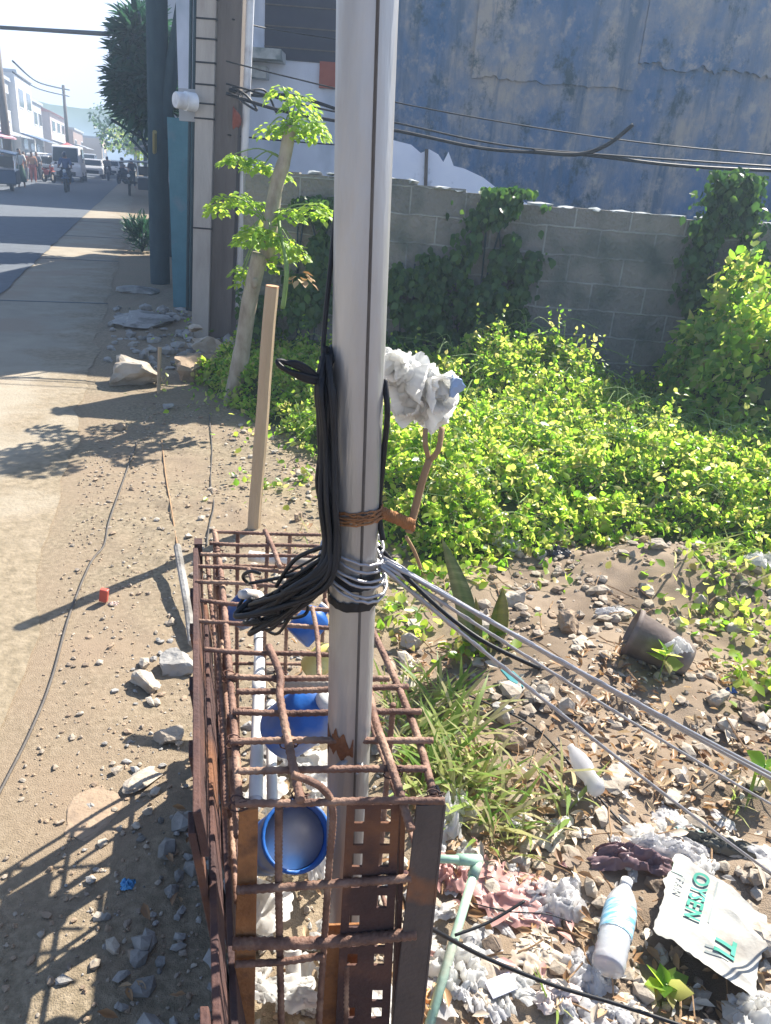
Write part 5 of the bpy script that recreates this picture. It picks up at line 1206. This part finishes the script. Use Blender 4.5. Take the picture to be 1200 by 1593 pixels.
# printed sack
O_ = g(1082, 1452); O_.z = gh(O_.x, O_.y) + .035
dn = (g(1066, 1500) - g(1098, 1370)); dn.z = 0; dn.normalize(); rgt = Vector((-dn.y, dn.x, 0))      # dn: reading direction, rgt: up of the letters
sk2 = thing('printed_sack', 'crumpled pale paper sack with green block letters lying at the lower right', 'sack', O_)
def sackz(a, b): return   .014 * (1 - abs(fbm(a * 7, b * 7, 3.3, 2)) * 1.7) + .003 * fbm(a * 22, b * 22, 1.0, 1) + .05 * max(0, b) - .10 * max(0, abs(b - .0) - .05) ** 1.0
def sk(a, b, dz=0): return O_ + dn * a + rgt * b + Vector((0, 0, .02 + sackz(a, b) + dz))
n = 90; b = MB(); vs = []
for j_ in range(n):
    for i in range(n):
        u = -1 + 2 * i / (n - 1); v = -1 + 2 * j_ / (n - 1)
        a = u * .128 * (1 + .12 * fbm(v * 2, 3, 0, 3)) + .012 + .03 * v; bb = v * .112 * (1 + .14 * fbm(u * 2, 8, 0, 3)) + .022; vs.append(sk(a, bb))
b.add(vs, [(j_ * n + i, j_ * n + i + 1, (j_ + 1) * n + i + 1, (j_ + 1) * n + i) for j_ in range(n - 1) for i in range(n - 1)]); b.build('paper', M['paper'], sk2, smooth=True)
def text3d(s, size, a0, b0, m, name='lettering', parent=sk2, bold=.0, sx=1.0):
    cu = bpy.data.curves.new('t', 'FONT'); cu.body = s; cu.size = size; cu.space_character = 1.12; cu.offset = bold; to = bpy.data.objects.new('t', cu); COL.objects.link(to)
    bpy.context.view_layer.update(); me = to.to_mesh(); bm = bmesh.new(); bm.from_mesh(me); to.to_mesh_clear(); bpy.data.objects.remove(to); bpy.data.curves.remove(cu)
    bmesh.ops.triangulate(bm, faces=bm.faces); 
    for _ in range(2): bmesh.ops.subdivide_edges(bm, edges=[e for e in bm.edges if e.calc_length() > .006], cuts=1)
    bmesh.ops.triangulate(bm, faces=bm.faces)
    b = MB(); b.add([sk(a0 + v.co.x * sx, b0 + v.co.y, .0045) for v in bm.verts], [tuple(v.index for v in f.verts) for f in bm.faces]); bm.free()
    return b.build(name, m, parent)
text3d('OYSEN', .050, -.112, -.036, M['text_green'], bold=.0012, sx=.92)
text3d('PAIN', .026, -.075, -.072, M['text_grey'], bold=.0004)
text3d('TI', .060, .048, .040, M['text_green'], bold=.002)
for (a0_, b0_, a1_, b1_, m_, nm) in ((-.105, .015, .03, .019, M['text_grey'], 'printed_line'), (.09, .02, .096, .07, M['text_grey'], 'printed_bar'), (.105, .022, .110, .072, M['text_grey'], 'printed_bar'), (-.118, -.088, -.08, -.060, M['papergreen'], 'printed_block')):
    b = MB(); vs = [sk(a0_ + (a1_ - a0_) * i / 12, b0_ + (b1_ - b0_) * j_ / 6, .0015) for j_ in range(7) for i in range(13)]
    b.add(vs, [(j_ * 13 + i, j_ * 13 + i + 1, (j_ + 1) * 13 + i + 1, (j_ + 1) * 13 + i) for j_ in range(6) for i in range(12)]); b.build(nm, m_, sk2)

# green pipe frame leaning by the litter
c = g(744, 1338, .12); gp = thing('green_pipe_frame', 'pale green pipe elbow frame propped against the right of the cage', 'pipe', g(665, 1590, .05))
b = MB(); b.tube([g(676, 1336, .16), g(720, 1337, .14), c], .0095, 14); b.build('pipe', M['greenpipe'], gp, smooth=True)
b = MB(); b.tube([c, c.lerp(g(668, 1590, .03), .5), g(655, 1640, .02)], .0105, 14); b.build('pipe', M['greenpipe'], gp, smooth=True)
b = MB(); b.tube([g(712, 1337, .143), c + Vector((.004, 0, 0))], .0135, 14); blob(b, c, (.0145, .0145, .0145), 1, .02, 3); b.tube([c, c.lerp(g(668, 1590, .03), .12)], .0135, 14); b.build('elbow', M['greenpipe'], gp, smooth=True)

# black cable at lower right, thin cords and lines on the ground
def cord(label, pts, r=.004, m=M['black'], name='cable', cat='cable', z=.008):
    b = MB(); P = []
    for q in pts:
        if len(q) == 3: P.append(g(q[0], q[1], q[2]))
        else: p = g(q[0], q[1]); P.append(Vector((p.x, p.y, gh(p.x, p.y) + z)))
    b.tube(smoothpath(P, 10), r, 7); return tag(b.build(name, m, smooth=True), label, cat)
cord('black cable running from the angle post down to the bottom right', [(630, 1438, .42), (665, 1442, .38), (750, 1487, .25), (860, 1532, .18), (960, 1562, .13), (1080, 1602, .10), (1160, 1630, .08)], .0042)
cord('thin black wire across the rubble under the stretched wires', [(680, 1062, .06), (760, 1095, .05), (830, 1130, .04), (880, 1180, .04), (940, 1250, .03), (985, 1300, .02)], .0032)
cord('thin dark line crossing the verge down to the left edge', [(214, 690), (192, 750), (170, 815), (162, 850), (140, 880), (108, 960), (80, 1060), (48, 1140), (10, 1215), (-30, 1290)], .0045, M['seam'], 'cord', 'cord', .004)  # thin dark tube laid along the dirt
cord('pale thin cord lying straight along the verge', [(252, 690), (258, 740), (266, 790), (276, 850)], .004, M['twig'], 'cord', 'cord', .006)
cord('thin wire curving over the verge toward the cage', [(326, 652), (330, 700), (328, 750), (333, 790), (326, 822), (322, 850)], .0035, M['seam'], 'cord', 'cord', .006)
cord('bent black strip on the salmon sack', [(708, 1455, .09), (760, 1435, .10), (816, 1402, .12)], .0035)
cord('thin dark wire looping over the clear film', [(735, 1405, .08), (790, 1418, .09), (850, 1422, .10), (890, 1435, .07)], .0016)
b = MB(); b.tube([g(300, 1000, .02), g(292, 940, .05), g(276, 850, .10)], .016, 8); tag(b.build('thin_pipe', M['conc']), 'thin grey pipe lying beside the far corner of the formwork', 'pipe')
b = MB(); b.tube([g(247, 612), at(249, 540, g(247, 612).y)], .014, 7); tag(b.build('short_peg', M['wood']), 'short wooden peg standing between the pale and brown rocks', 'peg')

# ------------------------------------------------------------------ overhead and wall wires
def wire(label, pts, r=.012, m=M['black'], sag=0, name='overhead_wire'):
    b = MB(); b.tube(smoothpath(pts, 10), r, 6); return tag(b.build(name, m, smooth=True), label, 'wire')
Yw = 7.6
wire('uppermost thin wire crossing the rendered wall', [at(352, 95, Yw), at(450, 120, Yw), at(620, 160, Yw), at(800, 193, Yw), at(1000, 222, Yw), at(1250, 246, Yw)], .006)
wire('middle wire crossing the rendered wall', [at(352, 130, Yw), at(480, 165, Yw), at(620, 192, Yw), at(760, 222, Yw), at(900, 238, Yw), at(1250, 262, Yw)], .008)
wire('thick lowest wire crossing the rendered wall', [at(352, 145, Yw), at(450, 175, Yw), at(620, 204, Yw), at(760, 232, Yw), at(900, 240, Yw), at(1060, 258, Yw), at(1250, 268, Yw)], .014)
wire('loose black cable end sticking up from the wall wires', [at(830, 236, Yw - .03), at(900, 240, Yw - .05), at(945, 225, Yw - .05), at(985, 194, Yw - .05)], .018, name='cable_end')
wire('service wire from the utility pole to the pale house, upper', [at(362, 30, 7.7), at(420, 45, 8.5), at(530, 62, 9.7)], .007)
wire('service wire from the utility pole passing the pale house ledge', [at(358, 140, 7.7), at(400, 148, 8), at(460, 150, 9), at(530, 172, 9.6)], .018)
wire('drooping looped wire beside the utility pole', [at(362, 135, 7.6), at(385, 150, 7.6), at(400, 172, 7.6), at(372, 150, 7.6), at(410, 140, 7.8), at(430, 175, 8)], .010)
wire('low thin wire behind the sapling leaves', [at(355, 210, 7.7), at(430, 218, 8.4), at(530, 226, 9.6)], .007)
wire('thick wire across the sky over the street', [at(-80, 38, 24), at(40, 45, 24), at(170, 53, 20)], .05)
# --- STREET ---
# ------------------------------------------------------------------ street furniture and traffic, far down the street
def streetpole(px, ytop, Y, r, label, arm=True):
    a = at(px, 250, Y); t = thing('street_pole', label, 'utility pole', (a.x, Y, 0), 'utility poles down the street')
    top = at(px, ytop, Y).z; b = MB(); b.tube([(a.x, Y, 0), (a.x, Y, top)], [r, r * .7], 10); b.build('shaft', M['utilw'], t, smooth=True)
    if arm: b = MB(); b.box((a.x, Y, top - .9), (1.8, .12, .12), rz=.3); b.build('crossarm', M['utilw'], t)
streetpole(14, 55, 40, .22, 'thick brown pole at the left edge in front of the cream house', False)
streetpole(108, 133, 70, .17, 'thin dark pole standing before the hill', False)
wire('far street wires converging beyond the red roof', [at(20, 95, 42), at(60, 128, 60), at(108, 140, 70)], .05)
wire('lower far street wire', [at(20, 112, 42), at(60, 138, 60), at(108, 150, 70)], .04)

def person(loc, rz, h, shirt, lower, label, skirt=False, seated=False, carry=None, helmet=None):
    s = h / 1.7; loc = Vector(loc); t = thing('person', label, 'person', loc)
    t.rotation_euler = (0, 0, rz); off = loc
    ks = 1 if not seated else 0
    sd = random.Random(int(loc.x * 100)).uniform(-.06, .06)
    V_ = {'pel': (0, 0, .92), 'sp': (0, 0, 1.15), 'ch': (0, .0, 1.34), 'nk': (0, 0, 1.46), 'hd': (0, -.01, 1.55), 'ht': (0, -.01, 1.66)}
    E_ = [('pel', 'sp'), ('sp', 'ch'), ('ch', 'nk'), ('nk', 'hd'), ('hd', 'ht')]; R_ = {'pel': .14, 'sp': .12, 'ch': .15, 'nk': .055, 'hd': .095, 'ht': .075}
    for sgn, k in ((-1, 'l'), (1, 'r')):
        st_ = .12 * sgn * (1 if k == 'l' else -1)
        if seated: V_.update({k + 'hp': (.11 * sgn, 0, .90), k + 'kn': (.2 * sgn, -.40, .82), k + 'an': (.17 * sgn, -.28, .42), k + 'to': (.17 * sgn, -.42, .38)})
        else: V_.update({k + 'hp': (.10 * sgn, 0, .88), k + 'kn': (.11 * sgn, -.02 - sd * sgn, .50), k + 'an': (.11 * sgn, .04 + sd * sgn * 2, .08), k + 'to': (.12 * sgn, -.10 + sd * sgn * 2, .03)})
        V_.update({k + 'sh': (.18 * sgn, 0, 1.38), k + 'el': (.26 * sgn, -.04 if not seated else -.16, 1.12), k + 'ha': (.27 * sgn, -.12 if not seated else -.42, .88 if not seated else 1.06)})
        E_ += [('pel', k + 'hp'), (k + 'hp', k + 'kn'), (k + 'kn', k + 'an'), (k + 'an', k + 'to'), ('ch', k + 'sh'), (k + 'sh', k + 'el'), (k + 'el', k + 'ha')]
        R_.update({k + 'hp': .10, k + 'kn': .065, k + 'an': .04, k + 'to': .035, k + 'sh': .06, k + 'el': .042, k + 'ha': .032})
    def skinmesh(name, keys, grow, m, parent=t):
        ks_ = [k for k in V_ if k in keys]; idx = {k: i for i, k in enumerate(ks_)}
        me = bpy.data.meshes.new(name); me.from_pydata([tuple(Vector(V_[k]) * s) for k in ks_], [(idx[a], idx[b]) for a, b in E_ if a in idx and b in idx], [])
        o = bpy.data.objects.new(name, me); COL.objects.link(o); o.parent = parent; me.materials.append(m)
        md = o.modifiers.new('skin', 'SKIN'); md.use_smooth_shade = True
        for i, k in enumerate(ks_):
            r = (R_[k] + grow) * s; me.skin_vertices[0].data[i].radius = (r, r)
        me.skin_vertices[0].data[0].use_root = True
        o.modifiers.new('sub', 'SUBSURF').levels = 1; WO[o.name] = off; return o
    skinmesh('body', set(V_), 0, M['skin'])
    skinmesh('shirt', {'pel', 'sp', 'ch', 'lsh', 'rsh', 'lel', 'rel'}, .022, shirt)
    if skirt:
        b = MB(); b.lathe(Vector((0, 0, .98 * s)), Vector((0, 0, .25 * s)), [(0, .15 * s), (.4, .2 * s), (1, .24 * s), (1, .0)], 16); b.v = [tuple(Vector(v) + off) for v in b.v]; b.build('skirt', lower, t, smooth=True)
    else: skinmesh('trousers', {'pel', 'lhp', 'rhp', 'lkn', 'rkn', 'lan', 'ran'}, .02, lower)
    b = MB()
    if helmet: blob(b, off + Vector((0, -.01, 1.60)) * s, (.14 * s, .15 * s, .15 * s), 1, .02, 2); b.build('helmet', helmet, t, smooth=True)
    else: blob(b, off + Vector((0, .02, 1.63)) * s, (.10 * s, .11 * s, .09 * s), 1, .05, 2); b.build('hair', M['hair'], t, smooth=True)
    if carry: b = MB(); blob(b, off + Vector((.34 * s, -.12 * s, .62 * s)), (.12, .10, .2), 3, .2, 2); o = b.build('carried_bag', carry, t, smooth=True)
    return t
RZ = atan2(RD.y, RD.x) - pi / 2
c_blue = flat('blue_shirt', (.06, .10, .22)); c_dark = flat('dark_cloth', (.03, .035, .05)); c_white = flat('white_shirt', (.62, .62, .58)); c_green = flat('green_skirt', (.03, .10, .07)); c_red = flat('red_shirt', (.45, .10, .07)); c_org = flat('orange_shirt', (.55, .25, .12)); c_grey = flat('grey_cloth', (.25, .26, .28))

def wheel(b_parent, c, r, wdt, ax):
    b = MB(); b.lathe(c - ax * wdt / 2, c + ax * wdt / 2, [(0, r * .6), (0, r * .95), (.2, r), (.8, r), (1, r * .95), (1, r * .6), (.5, r * .55)], 22); w_ = b.build('wheel', M['rubber'], b_parent, smooth=True)
    b = MB(); b.lathe(c - ax * wdt * .3, c + ax * wdt * .3, [(0, 0), (0, r * .58), (1, r * .58), (1, 0)], 16); b.build('rim', M['chrome'], w_)
def motorcycle(loc, rz, label, paint, group='motorcycles on the street', name='motorcycle'):
    t = thing(name, label, 'motorcycle', (0, 0, 0), group)
    X = Vector((1, 0, 0))
    wheel(t, Vector((0, -.65, .3)), .3, .10, X); wheel(t, Vector((0, .6, .3)), .3, .12, X)
    b = MB(); b.tube(smoothpath([(0, -.62, .35), (0, -.5, .7), (0, -.42, 1.0)], 4), .035, 8); b.tube([(-.33, -.36, 1.05), (0, -.42, 1.0), (.33, -.36, 1.05)], .016, 6); b.tube([(0, -.35, .75), (0, -.1, .35), (0, .3, .35), (0, .6, .3)], .05, 8); b.build('frame', M['rubber'], t, smooth=True)
    b = MB(); blob(b, (0, -.50, .78), (.17, .14, .24), 3, .08, 2); blob(b, (0, .1, .55), (.16, .42, .16), 4, .06, 2); blob(b, (0, .55, .72), (.13, .26, .09), 6, .06, 2); blob(b, (0, -.64, .62), (.08, .24, .06), 7, .05, 2); b.build('fairing', paint, t, smooth=True)
    b = MB(); blob(b, (0, .18, .80), (.14, .40, .06), 5, .05, 2); b.build('seat', M['rubber'], t, smooth=True)
    b = MB(); b.lathe(Vector((0, -.58, .92)), Vector((0, -.66, .91)), [(0, 0), (0, .07), (.7, .08), (1, .06), (1, 0)], 16); b.build('headlight', flat('lamp_glass', (.85, .88, .9), .1), t, smooth=True)
    b = MB()
    for s_ in (-1, 1): b.tube([(.25 * s_, -.36, 1.05), (.33 * s_, -.36, 1.2)], .008, 5); b.box((.36 * s_, -.36, 1.22), (.11, .02, .07))
    b.build('mirror', M['rubber'], t); t.location = loc; t.rotation_euler = (0, 0, rz); WO[t.name] = Vector(loc); return t
m1 = g(105, 299); motorcycle(m1, RZ, 'dark scooter ridden towards the camera in the middle of the street', flat('navy_fairing', (.10, .17, .32), .3))
person(m1 + RD * .15, RZ, 1.72, c_blue, c_dark, 'rider in a blue jacket and dark helmet on the scooter', seated=True, helmet=flat('helmet', (.04, .05, .09), .3))
m2 = road(62, 2.2); motorcycle(m2, RZ, 'distant motorcycle coming along between cars', c_grey)
person(m2 + RD * .15, RZ, 1.7, c_grey, c_dark, 'distant motorcycle rider in grey far down the street', seated=True, helmet=c_dark)
m3 = road(47, 5.0); motorcycle(m3, RZ + .5, 'parked motorcycle in front of the white van', c_red)
person(g(207, 292), RZ + .3, 1.68, c_dark, c_dark, 'person in dark clothes walking at the right edge of the street with a pale bag', carry=c_white)
person(road(36.5, 5.15), RZ, 1.72, c_white, c_green, 'person in a pale top and long dark green skirt at the left of the street', skirt=True)
person(road(45, 5.6), RZ + .3, 1.62, c_org, c_red, 'person in orange beside the parked motorcycle')
person(road(46.5, 6.2), RZ, 1.60, c_red, c_grey, 'person in a red shirt standing left of the scooter')
person(road(60, 5.6), RZ, 1.65, c_white, c_dark, 'distant person in white beside the parked cars')
person(road(39, 6.2), RZ, 1.65, c_blue, c_dark, 'person in blue next to the dark tricycle')

for k, (s_, n_, c_) in enumerate(((41, 6.6, c_dark), (43, 6.9, c_grey), (49.5, 6.6, c_blue), (52, 6.8, c_red), (57, 6.2, c_dark), (64, 6.4, c_grey), (70, 6.3, c_red), (55, 1.0, c_dark), (68, 1.2, c_blue))):
    motorcycle(road(s_, n_), RZ + .35 * (-1) ** k, ['black motorcycle parked nearest in the row on the left kerb', 'grey motorcycle parked second in the row on the left kerb', 'blue motorcycle parked beyond the red-shirted person', 'red motorcycle parked beside the blue one', 'black motorcycle parked past the white-roofed tricycle', 'grey motorcycle parked by the grey car', 'red motorcycle farthest along the left kerb', 'black motorcycle coming up the right lane', 'blue motorcycle following far back in the right lane'][k], c_)
for k, (s_, n_, a_, b_k) in enumerate(((50, 5.9, c_grey, c_dark), (57.5, 5.0, c_blue, c_dark), (66, 5.4, c_org, c_grey), (55.2, 1.0, c_grey, c_dark), (72, .6, c_white, c_dark), (43.5, 7.6, c_green, c_dark))):
    person(road(s_, n_), RZ + .5 * k, 1.64 + .02 * k, a_, b_k, ['person in grey standing behind the pedestrians', 'person in blue crossing behind the white van', 'person in orange far down the left side', 'grey-shirted rider on the black motorcycle in the right lane', 'person in white far down the right side', 'person in a green shirt under the awning at the left'][k], seated=(k == 3), helmet=(c_dark if k == 3 else None))
def tricycle(s, n, label, paint, name='tricycle', rz=0, group='tricycles parked along the street'):
    t = thing(name, label, 'tricycle', (0, 0, 0), group); X = Vector((1, 0, 0))
    wheel(t, Vector((-.45, -.6, .28)), .28, .1, X); wheel(t, Vector((-.45, .65, .28)), .28, .1, X); wheel(t, Vector((.65, .3, .28)), .28, .1, X)
    b = MB(); v = [(-.05, -.75, .3), (1.0, -.75, .3), (1.0, .6, .3), (-.05, .6, .3), (-.05, -.6, .85), (1.0, -.6, .85), (1.0, .6, .9), (-.05, .6, .9)]
    b.add(v, [(3, 2, 1, 0), (4, 5, 6, 7), (0, 1, 5, 4), (1, 2, 6, 5), (2, 3, 7, 6), (3, 0, 4, 7)]); o = b.build('sidecar', paint, t); bevel(o, .06, 3)
    for x, y in ((-.02, -.6), (.97, -.6), (.97, .58), (-.02, .58)): b = MB(); b.tube([(x, y, .8), (x, y * .9, 1.55)], .02, 6); b.build('canopy_post', M['chrome'], t)
    b = MB(); v = []
    for y in (-.95, -.5, .2, .8):
        for x in (-.85, -.3, .5, 1.1): v.append((x, y, 1.62 - .10 * (x - .1) ** 2 - .08 * y * y))
    b.add(v + [(p[0], p[1], p[2] - .04) for p in v], [(j_ * 4 + i, j_ * 4 + i + 1, j_ * 4 + i + 5, j_ * 4 + i + 4) for j_ in range(3) for i in range(3)] + [(16 + j_ * 4 + i + 4, 16 + j_ * 4 + i + 5, 16 + j_ * 4 + i + 1, 16 + j_ * 4 + i) for j_ in range(3) for i in range(3)] + [(0, 16, 17, 1), (1, 17, 18, 2), (2, 18, 19, 3)]); b.build('canopy', paint, t)
    b = MB(); b.tube([(-.45, -.6, .4), (-.45, -.4, .95)], .04, 7); b.tube([(-.8, -.34, 1.02), (-.45, -.4, .98), (-.12, -.34, 1.02)], .015, 6); blob(b, (-.45, .1, .6), (.14, .5, .14), 3, .06, 2); blob(b, (-.45, -.45, .78), (.13, .1, .18), 3, .06, 2); b.build('motorcycle_body', paint, t, smooth=True)
    b = MB(); b.lathe(Vector((-.45, -.55, .9)), Vector((-.45, -.62, .9)), [(0, 0), (0, .08), (1, .07), (1, 0)], 14); b.build('headlight', flat('lamp_glass2', (.85, .88, .9), .1), t)
    b = MB(); b.box((.48, -.64, 1.15), (.9, .02, .4)); b.build('windscreen', M['glass'], t)
    p = road(s, n); t.location = p; t.rotation_euler = (0, 0, RZ + rz); return t
navy = flat('navy_tricycle', (.025, .05, .10), .35); wht = flat('white_vehicle', (.75, .76, .78), .3); dkg = flat('black_tricycle', (.02, .03, .04), .4)
tricycle(31.5, 5.6, 'dark navy tricycle parked at the left edge of the street', navy)
tricycle(35.5, 6.8, 'black tricycle parked behind the navy one', dkg)
tricycle(54, 6.0, 'white-roofed tricycle behind the pedestrians', wht)
tricycle(36, -.2, 'dark tricycle standing at the right side of the street by the tree trunk', dkg)
def car(s, n, label, paint, L=4.2, W=1.75, Hh=1.45, rz=0.0, van=False):
    t = thing('van' if van else 'parked_car', label, 'van' if van else 'car', (0, 0, 0), None if van else 'cars down the street')
    prof = [(-L / 2, .35), (-L / 2, .75), (-L / 2 + .15, .85), (-L * .22, .95), (-L * .10, Hh * .97), (L * .05, Hh), (L * .3, Hh * .97), (L * .43, .98), (L / 2, .9), (L / 2, .35)] if not van else \
           [(-L / 2, .35), (-L / 2, .95), (-L / 2 + .25, 1.15), (-L / 2 + .7, Hh * .96), (-L / 2 + 1.0, Hh), (L / 2 - .1, Hh), (L / 2, Hh - .15), (L / 2, .35)]
    k = len(prof); v = [(-W / 2 * (.86 if z > 1 else 1), y, z) for y, z in prof] + [(W / 2 * (.86 if z > 1 else 1), y, z) for y, z in prof]
    b = MB(); b.add(v, [tuple(range(k)), tuple(range(2 * k - 1, k - 1, -1))] + [(i, i + k, (i + 1) % k + k, (i + 1) % k) for i in range(k)]); o = b.build('body', paint, t); bevel(o, .06, 3)
    ws = [(-L * .215, 1.0), (-L * .115, Hh * .93)] if not van else [(-L / 2 + .27, 1.2), (-L / 2 + .66, Hh * .93)]
    b = MB(); W2 = W * .8; y0, z0 = ws[0]; y1, z1 = ws[1]; b.add([(-W2 / 2, y0 - .04, z0), (W2 / 2, y0 - .04, z0), (W2 / 2 * .92, y1 - .04, z1), (-W2 / 2 * .92, y1 - .04, z1)], [(0, 1, 2, 3)]); sld = b.build('windscreen', M['glass'], t); sm = sld.modifiers.new('s', 'SOLIDIFY'); sm.thickness = .02
    for sx in (-1, 1):
        b = MB(); b.box((sx * W * .465, L * .08, (1.0 + Hh) / 2), (.05, L * .38, (Hh - 1) * .72)); b.build('side_window', M['glass'], t)
        b = MB(); b.box((sx * W * .36, -L / 2 - .01, .72), (.32, .06, .16)); o = b.build('headlight', flat('car_lamp', (.85, .87, .9), .1), t)
        for yy in (-L * .32, L * .32): wheel(t, Vector((sx * (W / 2 - .08), yy, .31)), .31, .2, Vector((1, 0, 0)))
    b = MB(); b.box((0, -L / 2 - .015, .5), (W * .6, .05, .22)); b.build('grille', M['rubber'], t)
    t.location = road(s, n); t.rotation_euler = (0, 0, RZ + rz); return t
car(53, 4.3, 'tall white van driving behind the scooter rider', wht, 4.8, 1.9, 2.15, van=True)
car(66, 3.5, 'silver car in the distant traffic behind the van', flat('silver_car', (.5, .52, .55), .3))
car(74, 2.4, 'white car farther back in the traffic', wht)
car(86, 3.4, 'dark car in the farthest traffic', flat('dark_car', (.05, .06, .08), .3))
car(60, 6.9, 'grey car parked in front of the street houses', flat('grey_car', (.28, .29, .31), .3))
car(97, 5.6, 'white van-like car parked at the far end', wht, 4.4, 1.8, 1.9)
# umbrellas
def umbrella(s, n, z, m, label, r=1.1):
    c = road(s, n); t = thing('market_umbrella', label, 'umbrella', c); b = MB(); b.tube([c, c + Vector((0, 0, z))], .03, 7); b.build('pole', M['chrome'], t)
    b = MB(); k = 10; v = [c + Vector((0, 0, z + .35))] + [c + Vector((r * cos(i * 2 * pi / k), r * sin(i * 2 * pi / k), z - .05)) for i in range(k)] + [c + Vector((0, 0, z + .30))] + [c + Vector((r * cos(i * 2 * pi / k), r * sin(i * 2 * pi / k), z - .12)) for i in range(k)]
    b.add(v, [(0, i + 1, (i + 1) % k + 1) for i in range(k)] + [(k + 1, k + 2 + (i + 1) % k, k + 2 + i) for i in range(k)] + [(i + 1, k + 2 + i, k + 2 + (i + 1) % k, (i + 1) % k + 1) for i in range(k)]); b.build('canopy', m, t)
umbrella(37.5, 6.4, 2.2, flat('pink_canvas', (.65, .35, .40)), 'pink umbrella at the left edge over the dark tricycles')
umbrella(62, 5.0, 2.1, flat('red_canvas', (.60, .15, .15)), 'red umbrella beyond the white van', .9)

# --- HAZE ---
hz = MB(); hz.box((0, 1100, 3.35), (5200, 5000, 9.3)); ho = hz.build('haze', [])
hm = bpy.data.materials.new('air_haze'); hm.use_nodes = True; nt = hm.node_tree; nt.nodes.remove(nt.nodes['Principled BSDF'])
pv = nt.nodes.new('ShaderNodeVolumePrincipled'); pv.inputs['Color'].default_value = (.60, .78, 1, 1); pv.inputs['Density'].default_value = .0052; pv.inputs['Anisotropy'].default_value = .4
nt.links.new(pv.outputs[0], nt.nodes['Material Output'].inputs['Volume']); ho.data.materials.append(hm); tag(ho, kind='stuff')
ho['label'] = 'pale blue haze filling the air over the street'; ho['category'] = 'haze'
